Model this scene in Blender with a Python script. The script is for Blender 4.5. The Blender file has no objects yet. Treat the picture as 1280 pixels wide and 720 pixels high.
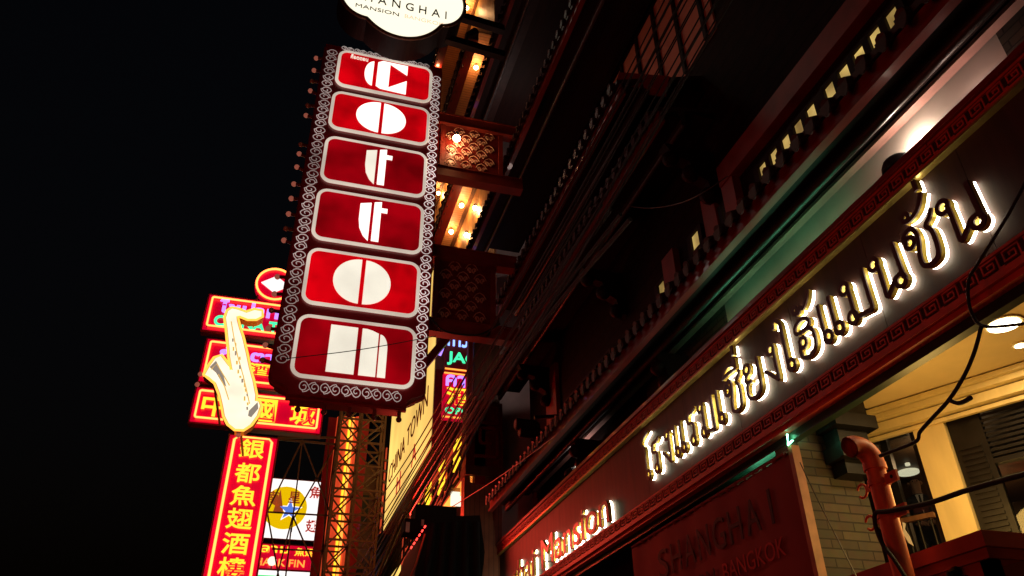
import bpy, bmesh, math, random
from mathutils import Vector, Matrix
random.seed(7)
R = math.radians
sc = bpy.context.scene
col = sc.collection

# ------------------------------------------------------------------ camera (pitched up from the pavement)
EX = Vector((0.95891428, 0.14241477, 0.24535982))      # world axes seen in camera axes (x right, y down, z forward)
EY = Vector((-0.28344691, 0.51718332, 0.80757616))
EZ = Vector((-0.01188524, -0.8439428, 0.5363015))
FPX, CAMZ = 981.83, 1.6
cd = bpy.data.cameras.new('camera')
cam = bpy.data.objects.new('camera', cd)
col.objects.link(cam)
cd.sensor_width = 36.0
cd.lens = 36.0 * FPX / 1280.0
cd.clip_start, cd.clip_end = 0.05, 2000
cam.matrix_world = Matrix(((EX.x, -EX.y, -EX.z, 0), (EY.x, -EY.y, -EY.z, 0), (EZ.x, -EZ.y, -EZ.z, CAMZ), (0, 0, 0, 1)))
sc.camera = cam

# ------------------------------------------------------------------ world, moon, exposure
w = bpy.data.worlds.new('World')
sc.world = w
w.use_nodes = True
nt = w.node_tree
sky = nt.nodes.new('ShaderNodeTexSky')
sky.sky_type = 'NISHITA'
sky.sun_disc = False
sky.sun_elevation = R(-4)
sky.sun_rotation = R(200)
nt.links.new(sky.outputs[0], nt.nodes['Background'].inputs[0])
nt.nodes['Background'].inputs[1].default_value = 0.1
sd = bpy.data.lights.new('moon', 'SUN')
sd.energy, sd.angle, sd.color = 0.004, R(0.5), (0.8, 0.88, 1)
so = bpy.data.objects.new('moon', sd)
so.rotation_euler = (R(40), 0, R(-60))
col.objects.link(so)
sc.view_settings.view_transform = 'Standard'
sc.view_settings.look = 'None'
sc.view_settings.exposure = 0.0
sc.view_settings.gamma = 1.0
sc.view_settings.use_curve_mapping = False
cy = sc.cycles
cy.use_denoising = True
cy.max_bounces, cy.diffuse_bounces, cy.glossy_bounces, cy.transmission_bounces = 6, 3, 3, 4
cy.sample_clamp_indirect = 4.0
cy.caustics_reflective = cy.caustics_refractive = False

def lamp(name, kind, loc, power, color=(1, 1, 1), size=0.3, aim=None, spot=None, parent=None):
    d = bpy.data.lights.new(name, kind)
    d.energy, d.color = power, color
    if kind == 'AREA':
        d.shape = 'DISK'
        d.size = size
    else:
        d.shadow_soft_size = size
    if kind == 'SPOT':
        d.spot_size, d.spot_blend = spot or R(90), 0.6
    o = bpy.data.objects.new(name, d)
    col.objects.link(o)
    o.location = loc
    if aim is not None:
        o.rotation_euler = (Vector(aim) - Vector(loc)).to_track_quat('-Z', 'Y').to_euler()
    if parent:
        o.location = Vector(loc) - parent.location
        o.parent = parent
    return o

# unseen fill lamps added for the glow of neon shop signs across the road
lamp('street_fill_red', 'AREA', (-9, 4, 2.3), 140, (1, .07, .03), 4, aim=(5.2, 7, 6))
lamp('street_fill_warm', 'AREA', (-7, -3, 2.6), 50, (1, .36, .14), 3, aim=(2, 13, 10))

# ------------------------------------------------------------------ helpers
def ray(u, v):
    r = Vector((u - 640, v - 360, FPX))
    return Vector((r.dot(EX), r.dot(EY), r.dot(EZ)))
O0 = Vector((0, 0, CAMZ))
def pX(u, v, X): r = ray(u, v); return O0 + r * (X / r.x)
def pY(u, v, Y): r = ray(u, v); return O0 + r * (Y / r.y)
def pZ(u, v, Z): r = ray(u, v); return O0 + r * ((Z - CAMZ) / r.z)

class Frame:
    def __init__(s, o, U, V, N):
        s.o, s.U, s.V, s.N = Vector(o), Vector(U).normalized(), Vector(V).normalized(), Vector(N).normalized()
    def p(s, u, v, n=0.0): return s.o + s.U * u + s.V * v + s.N * n
    def px(s, a, b):
        r = ray(a, b)
        t = (s.o - O0).dot(s.N) / r.dot(s.N)
        q = O0 + r * t - s.o
        return q.dot(s.U), q.dot(s.V)
def FY(Y, x=0, z=0): return Frame((x, Y, z), (1, 0, 0), (0, 0, 1), (0, -1, 0))     # faces the camera end of the street; u = x, v = z
def FX(X, y=0, z=0): return Frame((X, y, z), (0, -1, 0), (0, 0, 1), (-1, 0, 0))    # faces the street; u = -y, v = z

class MB:
    def __init__(s): s.v, s.f, s.sm = [], [], []
    def add(s, vs, fs, smooth=False):
        b = len(s.v)
        s.v += [Vector(q) for q in vs]
        s.f += [tuple(b + i for i in f) for f in fs]
        s.sm += [smooth] * len(fs)
        return s
    def box(s, a, b):
        x0, x1 = sorted((a[0], b[0])); y0, y1 = sorted((a[1], b[1])); z0, z1 = sorted((a[2], b[2]))
        return s.add([(x0, y0, z0), (x1, y0, z0), (x1, y1, z0), (x0, y1, z0), (x0, y0, z1), (x1, y0, z1), (x1, y1, z1), (x0, y1, z1)],
                     [(3, 2, 1, 0), (4, 5, 6, 7), (0, 1, 5, 4), (1, 2, 6, 5), (2, 3, 7, 6), (3, 0, 4, 7)])
    def fbox(s, F, u0, u1, v0, v1, n0, n1):
        if u0 > u1: u0, u1 = u1, u0
        if v0 > v1: v0, v1 = v1, v0
        if n0 > n1: n0, n1 = n1, n0
        return s.prism(F, [(u0, v0), (u1, v0), (u1, v1), (u0, v1)], n0, n1)
    def prism(s, F, poly, n0, n1):                     # poly counter-clockwise in (u,v), concave allowed
        a = sum(poly[i - 1][0] * poly[i][1] - poly[i][0] * poly[i - 1][1] for i in range(len(poly)))
        if a < 0: poly = poly[::-1]
        k = len(poly)
        from mathutils.geometry import tessellate_polygon
        tris = tessellate_polygon([[Vector((u, v, 0)) for u, v in poly]])
        vs = [F.p(u, v, n0) for u, v in poly] + [F.p(u, v, n1) for u, v in poly]
        fs = []
        for t in tris:
            A = [poly[i] for i in t]
            ar = (A[1][0] - A[0][0]) * (A[2][1] - A[0][1]) - (A[2][0] - A[0][0]) * (A[1][1] - A[0][1])
            if ar < 0: t = t[::-1]
            fs.append(tuple(k + i for i in t))
            fs.append(tuple(t[::-1]))
        for i in range(k):
            j = (i + 1) % k
            fs.append((i, j, k + j, k + i))
        return s.add(vs, fs)
    def tube(s, pts, r, n=8, closed=False, rs=None):
        pts = [Vector(q) for q in pts]
        m = len(pts)
        vs, fs = [], []
        ref = None
        for i, q in enumerate(pts):
            a = pts[(i - 1) % m] if (closed or i > 0) else q
            b = pts[(i + 1) % m] if (closed or i < m - 1) else q
            t = (b - a)
            if t.length < 1e-9: t = Vector((0, 0, 1))
            t.normalize()
            if ref is None:
                ref = t.orthogonal().normalized()
            ref = (ref - t * ref.dot(t))
            if ref.length < 1e-6: ref = t.orthogonal()
            ref.normalize()
            c = t.cross(ref)
            rr = rs[i] if rs else r
            for k in range(n):
                an = 2 * math.pi * k / n
                vs.append(q + ref * math.cos(an) * rr + c * math.sin(an) * rr)
        for i in range(m if closed else m - 1):
            j = (i + 1) % m
            for k in range(n):
                l = (k + 1) % n
                fs.append((i * n + k, i * n + l, j * n + l, j * n + k))
        s.add(vs, fs, True)
        if not closed:                                   # flat end caps with vertices of their own
            s.add(vs[:n], [tuple(range(n))[::-1]])
            s.add(vs[-n:], [tuple(range(n))])
        return s
    def bar(s, a, b, w_, h=None):                        # square bar between two points
        a, b = Vector(a), Vector(b)
        t = (b - a).normalized()
        up = Vector((0, 0, 1)) if abs(t.z) < .9 else Vector((0, 1, 0))
        x = t.cross(up).normalized() * (w_ / 2)
        y = t.cross(x).normalized() * ((h or w_) / 2)
        vs = [a - x - y, a + x - y, a + x + y, a - x + y, b - x - y, b + x - y, b + x + y, b - x + y]
        return s.add(vs, [(0, 1, 2, 3), (7, 6, 5, 4), (0, 4, 5, 1), (1, 5, 6, 2), (2, 6, 7, 3), (3, 7, 4, 0)])
    def sphere(s, c, r, seg=14, rings=8, sz=1.0):
        c = Vector(c)
        vs = [c + Vector((0, 0, r * sz))]
        for i in range(1, rings):
            a = math.pi * i / rings
            for k in range(seg):
                b = 2 * math.pi * k / seg
                vs.append(c + Vector((r * math.sin(a) * math.cos(b), r * math.sin(a) * math.sin(b), r * math.cos(a) * sz)))
        vs.append(c - Vector((0, 0, r * sz)))
        fs = []
        for k in range(seg):
            l = (k + 1) % seg
            fs.append((0, 1 + k, 1 + l))
            for i in range(rings - 2):
                a, b = 1 + i * seg, 1 + (i + 1) * seg
                fs.append((a + k, b + k, b + l, a + l))
            a = 1 + (rings - 2) * seg
            fs.append((a + k, len(vs) - 1, a + l))
        return s.add(vs, fs, True)
    def disc(s, F, u, v, r, n0, n1, seg=32, ru=None):
        return s.prism(F, [(u + (ru or r) * math.cos(2 * math.pi * k / seg), v + r * math.sin(2 * math.pi * k / seg)) for k in range(seg)], n0, n1)

def build(name, mb, m, parent=None, base=None):
    if parent is not None:
        o0 = Vector(parent.get('_w', (0, 0, 0)))
    else:
        o0 = Vector(base) if base is not None else Vector((0, 0, 0))
    me = bpy.data.meshes.new(name)
    me.from_pydata([tuple(v - o0) for v in mb.v], [], mb.f)
    me.polygons.foreach_set('use_smooth', mb.sm)
    if m is not None: me.materials.append(m)
    me.update()
    o = bpy.data.objects.new(name, me)
    col.objects.link(o)
    o['_w'] = tuple(o0)
    if parent is not None: o.parent = parent
    else: o.location = o0
    return o
def tag(o, label=None, cat=None, group=None, kind=None):
    if label: o['label'] = label
    if cat: o['category'] = cat
    if group: o['group'] = group
    if kind: o['kind'] = kind
    return o
def thing(name, loc, label, cat, group=None):
    o = bpy.data.objects.new(name, None)
    o.empty_display_size = .2
    col.objects.link(o)
    o.location = loc
    o['_w'] = tuple(loc)
    return tag(o, label, cat, group)

# ------------------------------------------------------------------ text as mesh
_tc = {}
def text_geo(s, bold=0.0, res=3):
    k = (s, bold, res)
    if k in _tc: return _tc[k]
    c = bpy.data.curves.new('lettering', 'FONT')
    c.body, c.size, c.extrude, c.offset, c.resolution_u = s, 1.0, 0.5, bold, res
    o = bpy.data.objects.new('lettering', c)
    col.objects.link(o)
    bpy.context.view_layer.update()
    dg = bpy.context.evaluated_depsgraph_get()
    me = bpy.data.meshes.new_from_object(o.evaluated_get(dg))
    vs = [v.co.copy() for v in me.vertices]
    fs = [tuple(p.vertices) for p in me.polygons]
    bpy.data.meshes.remove(me)
    bpy.data.objects.remove(o)
    bpy.data.curves.remove(c)
    xs = [v.x for v in vs]; ys = [v.y for v in vs]
    _tc[k] = (vs, fs, min(xs), max(xs), min(ys), max(ys))
    return _tc[k]
def put_text(mb, F, s, u0, u1, v0, v1, n0, n1, bold=0.0, mirror=False, res=3, base=None):
    """fit the text into a rectangle of the frame; base=(ymin,ymax) in font units keeps a common baseline"""
    vs, fs, x0, x1, y0, y1 = text_geo(s, bold, res)
    if base: y0, y1 = base
    out = []
    for q in vs:
        a = (q.x - x0) / (x1 - x0)
        if mirror: a = 1 - a
        out.append(F.p(u0 + a * (u1 - u0), v0 + (q.y - y0) / (y1 - y0) * (v1 - v0), n0 + (q.z + .5) * (n1 - n0)))
    if mirror: fs = [f[::-1] for f in fs]
    mb.add(out, fs)
    return mb

# ------------------------------------------------------------------ materials
def _n(nt, t, **k):
    n = nt.nodes.new(t)
    for a, b in k.items(): setattr(n, a, b)
    return n
def mat(name, c, rough=.6, metal=0.0, var=.25, scale=3.0, bump=0.0, c2=None, coat=0.0, stretch=None, spec=None):
    m = bpy.data.materials.new(name)
    m.use_nodes = True
    nt = m.node_tree
    b = nt.nodes['Principled BSDF']
    b.inputs['Roughness'].default_value = rough
    b.inputs['Metallic'].default_value = metal
    if coat: b.inputs['Coat Weight'].default_value = coat
    if spec is not None: b.inputs['Specular IOR Level'].default_value = spec
    tc = _n(nt, 'ShaderNodeTexCoord')
    mp = _n(nt, 'ShaderNodeMapping')
    if stretch: mp.inputs['Scale'].default_value = stretch
    nt.links.new(tc.outputs['Object'], mp.inputs[0])
    no = _n(nt, 'ShaderNodeTexNoise')
    no.inputs['Scale'].default_value = scale
    no.inputs['Detail'].default_value = 6
    nt.links.new(mp.outputs[0], no.inputs['Vector'])
    cr = _n(nt, 'ShaderNodeValToRGB')
    cr.color_ramp.elements[0].position, cr.color_ramp.elements[1].position = .3, .72
    d = c2 or tuple(x * (1 - var) for x in c)
    cr.color_ramp.elements[0].color = (*d, 1)
    cr.color_ramp.elements[1].color = (*c, 1)
    nt.links.new(no.outputs['Fac'], cr.inputs[0])
    nt.links.new(cr.outputs[0], b.inputs['Base Color'])
    if bump:
        bp = _n(nt, 'ShaderNodeBump')
        bp.inputs['Strength'].default_value = bump
        bp.inputs['Distance'].default_value = .02
        nt.links.new(no.outputs['Fac'], bp.inputs['Height'])
        nt.links.new(bp.outputs[0], b.inputs['Normal'])
    return m
def glow(name, c, s, var=0.0, scale=2.0, rough=.3):
    m = bpy.data.materials.new(name)
    m.use_nodes = True
    nt = m.node_tree
    b = nt.nodes['Principled BSDF']
    b.inputs['Base Color'].default_value = (*[min(1, x * .6) for x in c], 1)
    b.inputs['Roughness'].default_value = rough
    b.inputs['Emission Color'].default_value = (*c, 1)
    b.inputs['Emission Strength'].default_value = s
    if var:                                              # lamps inside a light box are never quite even
        tc = _n(nt, 'ShaderNodeTexCoord'); no = _n(nt, 'ShaderNodeTexNoise')
        no.inputs['Scale'].default_value = scale
        no.inputs['Detail'].default_value = 2
        nt.links.new(tc.outputs['Object'], no.inputs['Vector'])
        mr = _n(nt, 'ShaderNodeMapRange')
        mr.inputs['From Min'].default_value, mr.inputs['From Max'].default_value = .3, .7
        mr.inputs['To Min'].default_value, mr.inputs['To Max'].default_value = s * (1 - var), s * (1 + var)
        nt.links.new(no.outputs['Fac'], mr.inputs['Value'])
        nt.links.new(mr.outputs[0], b.inputs['Emission Strength'])
    return m
def brick(name, c1, c2, mortar, sw=.32, sh=.095, swap=True):
    m = bpy.data.materials.new(name)
    m.use_nodes = True
    nt = m.node_tree
    b = nt.nodes['Principled BSDF']
    b.inputs['Roughness'].default_value = .75
    tc = _n(nt, 'ShaderNodeTexCoord'); sx = _n(nt, 'ShaderNodeSeparateXYZ'); cx = _n(nt, 'ShaderNodeCombineXYZ')
    nt.links.new(tc.outputs['Object'], sx.inputs[0])
    ad = _n(nt, 'ShaderNodeMath', operation='ADD')
    nt.links.new(sx.outputs[0], ad.inputs[0]); nt.links.new(sx.outputs[1], ad.inputs[1])
    nt.links.new(ad.outputs[0], cx.inputs[0]); nt.links.new(sx.outputs[2], cx.inputs[1])
    br = _n(nt, 'ShaderNodeTexBrick')
    br.inputs['Scale'].default_value = 1
    br.inputs['Brick Width'].default_value = sw
    br.inputs['Row Height'].default_value = sh
    br.inputs['Mortar Size'].default_value = .008
    br.inputs['Color1'].default_value = (*c1, 1); br.inputs['Color2'].default_value = (*c2, 1); br.inputs['Mortar'].default_value = (*mortar, 1)
    nt.links.new(cx.outputs[0], br.inputs[0])
    no = _n(nt, 'ShaderNodeTexNoise'); no.inputs['Scale'].default_value = 9; no.inputs['Detail'].default_value = 5
    nt.links.new(tc.outputs['Object'], no.inputs['Vector'])
    mx = _n(nt, 'ShaderNodeMix', data_type='RGBA', blend_type='MULTIPLY'); mx.inputs[0].default_value = .55
    nt.links.new(br.outputs[0], mx.inputs[6]); nt.links.new(no.outputs['Color'], mx.inputs[7])
    nt.links.new(mx.outputs[2], b.inputs['Base Color'])
    bp = _n(nt, 'ShaderNodeBump'); bp.inputs['Strength'].default_value = .8; bp.inputs['Distance'].default_value = .01; bp.invert = True
    nt.links.new(br.outputs['Fac'], bp.inputs['Height'])
    nt.links.new(bp.outputs[0], b.inputs['Normal'])
    return m
def planks(name, c, axis, pitch, c2=None, rough=.5):
    m = mat(name, c, rough, var=.3, scale=4, c2=c2)
    nt = m.node_tree
    b = nt.nodes['Principled BSDF']
    tc = _n(nt, 'ShaderNodeTexCoord'); wv = _n(nt, 'ShaderNodeTexWave')
    wv.bands_direction = axis
    wv.wave_profile = 'SAW'
    wv.inputs['Scale'].default_value = .314 / pitch
    nt.links.new(tc.outputs['Object'], wv.inputs[0])
    cr = _n(nt, 'ShaderNodeValToRGB')
    cr.color_ramp.elements[0].position, cr.color_ramp.elements[1].position = .04, .16
    cr.color_ramp.elements[0].color = (.25, .25, .25, 1)
    nt.links.new(wv.outputs['Fac'], cr.inputs[0])
    src = b.inputs['Base Color'].links[0].from_socket
    mx = _n(nt, 'ShaderNodeMix', data_type='RGBA', blend_type='MULTIPLY'); mx.inputs[0].default_value = 1
    nt.links.new(src, mx.inputs[6]); nt.links.new(cr.outputs[0], mx.inputs[7])
    nt.links.new(mx.outputs[2], b.inputs['Base Color'])
    return m

M = dict(
    asphalt=mat('asphalt', (.05, .05, .052), .8, var=.4, scale=14, bump=.3),
    pavement=mat('paving', (.22, .2, .19), .7, var=.3, scale=6, bump=.2),
    kerb=mat('kerb_stone', (.3, .29, .27), .7),
    paint=mat('road_paint', (.75, .75, .7), .6, var=.4, scale=12),
    darkwood=mat('dark_wood', (.02, .006, .005), .6, spec=.15, var=.6, scale=2.2, stretch=(6, .6, 6), bump=.15),
    redwood=mat('red_lacquer', (.22, .018, .012), .32, var=.45, scale=2.5, stretch=(4, .8, 4), coat=.3),
    redbeam=mat('red_beam', (.3, .03, .018), .5, var=.45, scale=3, bump=.1),
    tile=mat('roof_tile', (.05, .018, .016), .55, var=.6, scale=5, bump=.2),
    gutter=mat('grey_gutter', (.07, .065, .065), .4, .3, var=.4, scale=5),
    plaster=mat('pale_plaster', (.62, .5, .44), .75, var=.14, scale=2.2),
    cream=mat('cream_plaster', (.8, .64, .3), .7, var=.2, scale=2.6, stretch=(2.5, 2.5, .6)),
    pinkmould=mat('pink_moulding', (.5, .24, .2), .6, var=.3, scale=4),
    bayplaster=mat('pink_plaster', (.62, .25, .17), .75, var=.2, scale=2),
    redplaster=mat('red_plaster', (.36, .045, .03), .7, var=.4, scale=3),
    greywall=mat('grey_render', (.62, .52, .5), .85, var=.25, scale=2),
    brown=mat('brown_panel', (.16, .07, .03), .6, var=.5, scale=3, stretch=(5, 5, .7)),
    brick=brick('brown_brick', (.1, .08, .058), (.055, .045, .036), (.02, .016, .013)),
    bandwood=mat('sign_band_boards', (.06, .019, .014), .62, var=.6, scale=1.6, stretch=(1, 5, .6), bump=.08),
    signred=mat('sign_frame_red', (.34, .006, .012), .35, var=.35, scale=2.5, coat=.25),
    keyred=mat('key_pattern_red', (.62, .07, .04), .5, var=.35, scale=7),
    keyline=mat('key_pattern_groove', (.04, .008, .007), .7),
    gold=mat('gold_trim', (.62, .42, .1), .32, .7, var=.3, scale=8),
    letterface=mat('letter_face', (.075, .01, .008), .4, var=.3, scale=8),
    lettergold=mat('letter_return', (.66, .47, .06), .35, .35, var=.3, scale=9),
    black=mat('black_rubber', (.006, .006, .006), .75, var=.4, scale=6),
    blackmetal=mat('black_metal', (.022, .02, .02), .42, .6, var=.5, scale=6),
    steel=mat('rusty_steel', (.24, .12, .07), .55, .3, var=.5, scale=5),
    pipe=mat('pipe_orange', (.85, .17, .05), .5, scale=3.5, c2=(.38, .06, .025), stretch=(3, 3, .7), bump=.2),
    banner=mat('banner_cloth', (.24, .016, .01), .75, var=.3, scale=1.4, bump=.25),
    bannertext=mat('banner_ink', (.008, .006, .006), .7),
    bannerfaint=mat('banner_faint_ink', (.5, .03, .025), .7),
    fret=mat('fretwork_paint', (.75, .42, .32), .45, var=.3, scale=5),
    woodedge=mat('wood_edging', (.4, .17, .09), .5, var=.4, scale=6),
    glass=None,
    skin=mat('skin', (.45, .26, .17), .55, var=.1, scale=9),
    suit=mat('dark_suit', (.03, .032, .04), .8, var=.3, scale=9),
    shirt=mat('white_shirt', (.75, .73, .7), .8, var=.08, scale=9),
    hair=mat('black_hair', (.012, .01, .009), .5, var=.3, scale=20),
    darkint=mat('dark_interior', (.1, .055, .025), .7, var=.4, scale=1.5),
    wallboards=planks('dark_wall_boards', (.022, .007, .006), 'Z', .28, c2=(.01, .003, .003), rough=.7),
    soffit=planks('orange_planks', (.72, .36, .14), 'Y', .13, c2=(.6, .28, .1)),
    yellowwood=mat('varnished_ply', (.75, .42, .12), .45, var=.45, scale=2.2, stretch=(3, 3, .8)),
    ribbed=planks('ribbed_shutter', (.3, .12, .06), 'X', .12),
    greendark=mat('dark_green_paint', (.02, .04, .03), .4, var=.4, scale=4),
    ceil=mat('recess_ceiling', (.82, .64, .33), .7, var=.14, scale=3),
    cover=mat('black_cover', (.007, .006, .006), .85, var=.5, scale=4, bump=.4),
    socket=mat('bulb_socket', (.2, .03, .02), .5, var=.3, scale=8),
    chrome=mat('lamp_metal', (.35, .34, .33), .25, .9, var=.2, scale=8),
    aged=mat('aged_building', (.2, .1, .06), .8, var=.6, scale=1.2, bump=.3),
)
M['wallboards'].node_tree.nodes['Principled BSDF'].inputs['Specular IOR Level'].default_value = .08
def glass_mat():
    m = bpy.data.materials.new('window_glass')
    m.use_nodes = True
    nt = m.node_tree
    b = nt.nodes['Principled BSDF']
    out = nt.nodes['Material Output']
    tr = _n(nt, 'ShaderNodeBsdfTransparent'); tr.inputs[0].default_value = (.75, .72, .66, 1)
    gl = _n(nt, 'ShaderNodeBsdfGlossy'); gl.inputs['Roughness'].default_value = .03
    fr = _n(nt, 'ShaderNodeFresnel'); fr.inputs[0].default_value = 1.5
    mx = _n(nt, 'ShaderNodeMixShader')
    nt.links.new(fr.outputs[0], mx.inputs[0]); nt.links.new(tr.outputs[0], mx.inputs[1]); nt.links.new(gl.outputs[0], mx.inputs[2])
    nt.links.new(mx.outputs[0], out.inputs[0])
    return m
M['glass'] = glass_mat()
G = dict(
    white=glow('white_letter_light', (1, .96, .86), 1.5),
    whitedim=glow('white_letter_light_soft', (1, .94, .78), .92, .12, 1.2),
    red=glow('red_panel_light', (.62, .0, .004), .85, .42, 1.5),
    reddim=glow('red_panel_light_soft', (.5, .0, .006), .48, .5, 1.3),
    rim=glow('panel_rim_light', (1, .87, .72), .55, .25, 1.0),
    scroll=glow('scroll_paint_glow', (1, .86, .8), .3, .9, .5),  # white scroll paint made to glow, its uneven lighting put into the emission
    scrollright=glow('scroll_paint_glow_right', (1, .9, .86), .62, .8, .45),  # brighter copy: stronger light on the right side put into the glow
    cloud=glow('cloud_panel_light', (1, .92, .7), 1.25),
    tubewhite=glow('cool_white_tube', (1, .93, .72), 12),
    neonborder=glow('neon_orange_red', (1, .22, .045), 4.2),
    neonyellow=glow('neon_yellow', (1, .62, .03), 1.5),
    neonpurple=glow('neon_purple', (.36, .2, 1), 2.0),
    neongreen=glow('neon_green', (.05, .8, .34), 1.6),
    neonblue=glow('neon_blue', (.2, .35, 1), 2.4),
    boardred=glow('neon_board_red', (.82, .0, .035), .62, .35, .6),
    sax=glow('sax_face_light', (1, .9, .68), 1.15, .15, 1.2),
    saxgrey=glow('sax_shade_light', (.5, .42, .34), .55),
    saxgold=glow('sax_gold_light', (1, .62, .16), .7),
    whitesign=glow('white_sign_light', (1, .96, .94), 1.15),
    yellowdisc=glow('yellow_disc_light', (1, .62, .0), .8),
    bluestar=glow('blue_star_light', (.12, .25, .9), .8),
    palepink=glow('faint_ink_light', (1, .62, .42), .85),
    redink=glow('red_ink_light', (.6, .04, .03), .6),
    ship=glow('ship_light', (.55, .1, .02), .5),
    yellowpanel=glow('yellow_sign_light', (1, .63, .15), 1.0, .35, .25),
    orangepanel=glow('orange_sign_light', (.8, .07, .02), .65, .5, .35),
    orangetext=glow('orange_text_light', (1, .35, .05), 1.6, .6, .4),
    bulb=glow('warm_bulb', (1, .6, .26), 50),
    pane=glow('lit_pane', (1, .7, .2), .42, .7, 2.2),
    downlight=glow('downlight', (1, .9, .66), 14),
    greentube=glow('green_tube', (.2, 1, .5), 19),
    greensign=glow('green_sign_light', (.1, .75, .25), .9),
    redlamp=glow('red_lamp', (1, .04, .03), 4),
    deadbulb=glow('small_pink_bulb', (.9, .25, .16), .25),
    palelite=glow('pale_diffuser', (.9, .95, .75), 1.1),
)
# ================================================================== THE SETTING
g = MB(); g.add([(-900, -900, 0), (900, -900, 0), (900, 900, 0), (-900, 900, 0)], [(0, 1, 2, 3)])
tag(build('road', g, M['asphalt']), kind='structure')
g = MB(); g.box((1.3, -40, .0), (5.6, 120, .13))
tag(build('pavement', g, M['pavement']), kind='structure')
g = MB(); g.box((1.1, -40, .0), (1.297, 120, .145))
tag(build('kerb', g, M['kerb']), kind='structure')
g = MB()
for k in range(-6, 20): g.add([(-3.3, k * 5, .004), (-3.15, k * 5, .004), (-3.15, k * 5 + 2.4, .004), (-3.3, k * 5 + 2.4, .004)], [(0, 1, 2, 3)])
tag(build('road_marking', g, M['paint']), kind='structure')

# ================================================================== THE HOTEL
hotel = thing('hotel_building', (5.75, 9, 0), 'dark timber hotel with tiers of tiled eaves behind the long lettered sign band', 'building')
WX = 5.75
g = MB()
g.box((WX, 6.95, 0), (6.1, 17.5, 4.9)); g.box((WX, 6.95, 4.9), (6.1, 17.5, 23)); g.box((WX, -4, 5.46), (6.1, 6.95, 23)); g.box((5.45, -4, 0), (6.1, 6.95, 2.8))
build('wall', g, M['wallboards'], hotel)
g = MB(); g.box((WX - .03, -2, 6.2), (WX - .002, 9.3, 7.5))
build('plaster_strip', g, M['plaster'], hotel)
for a_, b_ in ((8.35, 11), (1.6, 3.36)):
    g = MB(); g.box((WX - .05, a_, 6.2), (WX - .033, b_, 7.5))
    build('brick_panel', g, M['brick'], hotel)
g = MB(); g.box((WX - .16, -2, 7.39), (WX - .052, 17, 7.44)); g.box((WX - .12, -2, 7.443), (WX - .052, 17, 7.468))
build('moulding', g, M['pinkmould'], hotel)

def eave(X, z, Y0, Y1, wall=WX, pitch=.24, rise=.6):
    """a tiled skirt roof: roof slab, fascia, stepped soffit, row of rounded tile ends along its edge"""
    F = FX(X)
    e = MB()
    e.add([(X, Y0, z + .03), (wall, Y0, z + rise), (wall, Y1, z + rise), (X, Y1, z + .03), (X, Y0, z + .11), (wall, Y0, z + rise + .08), (wall, Y1, z + rise + .08), (X, Y1, z + .11)],
          [(3, 2, 1, 0), (4, 5, 6, 7), (0, 1, 5, 4), (2, 3, 7, 6), (3, 0, 4, 7), (1, 2, 6, 5)])
    r = build('eave_roof', e, M['tile'], hotel)
    e = MB()
    n = int((Y1 - Y0) / pitch)
    for k in range(n):
        y = Y0 + (k + .5) * pitch + random.uniform(-.012, .012)
        zz = random.uniform(-.012, .012)
        a, b = Vector((X - .07, y, z + .03 + zz)), Vector((X + .3, y, z + .22 + zz))
        rr = pitch * .25
        e.tube([a, b], rr, 8)                                              # cover tile with its round end
        e.prism(Frame((X - .075, y, z + zz), (0, -1, 0), (0, 0, 1), (-1, 0, 0)),
                [(-rr * 1.05, .03), (rr * 1.05, .03), (rr * .95, -.05), (rr * .5, -.105), (0, -.125), (-rr * .5, -.105), (-rr * .95, -.05)], 0, .018)   # drip tile
    build('tile_edge', e, M['tile'], r)
    e = MB()
    e.box((X + .05, Y0, z - .14), (X + .09, Y1, z + .04)); e.box((X + .02, Y0 - .03, z - .2), (X + .12, Y1 + .03, z - .143))
    build('fascia', e, M['redwood'], r)
    e = MB()
    m = X + .42
    e.box((X + .123, Y0, z - .03), (m, Y1, z + .02))
    e.box((m + .083, Y0, z + (.25 if rise > .5 else .12)), (wall - .055, Y1, z + (.28 if rise > .5 else .16)))
    build('soffit', e, M['darkwood'], r)
    e = MB()
    e.box((m + .003, Y0, z - .1), (m + .08, Y1, z + .15)); e.tube([(m + .04, Y0, z - .12), (m + .04, Y1, z - .12)], .05, 8)
    build('gutter', e, M['gutter'], r)
    return r
eave(4.68, 7.22, 1.6, 17.6, pitch=.27)
eave(4.68, 10.3, 7.7, 18.2, pitch=.27, rise=.3)
eave(4.16, 10.9, 7.85, 14.9, pitch=.26)
eave(4.16, 14.56, 5.2, 18.0, pitch=.26)
eave(3.64, 17.96, 8.0, 16.6, pitch=.26)
# upper walls of the projecting bays, balcony rails and the pale wall patch beyond the end of the roof
g = MB(); g.box((WX - .04, 7.2, 12.0), (WX - .003, 11.2, 14.6))
build('bay_panel', g, M['bayplaster'], hotel)
g = MB()
for y in (7.4, 8.15, 8.9, 9.65, 10.4): g.box((WX - .09, y, 12.0), (WX - .043, y + .09, 14.6))
build('bay_frame', g, M['darkwood'], hotel)
g = MB(); g.bar((4.3, 8.1, 11.25), (5.0, 7.75, 11.0), .16, .3)
build('hip_end', g, M['redbeam'], hotel)
for a_, b_ in (((WX - .16, 2, 9.05), (WX - .003, 7.75, 9.42)), ((WX - .14, 7.45, 7.7), (WX - .006, 7.75, 9.045)), ((WX - .1, 8.05, 7.8), (WX - .003, 8.4, 9.3)), ((WX - .12, 9.4, 7.8), (WX - .003, 9.8, 9.1)), ((WX - .1, 15.3, 7.8), (WX - .003, 16.0, 9.9))):
    g = MB(); g.box(a_, b_)
    build('red_beam', g, M['redbeam'], hotel)
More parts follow.
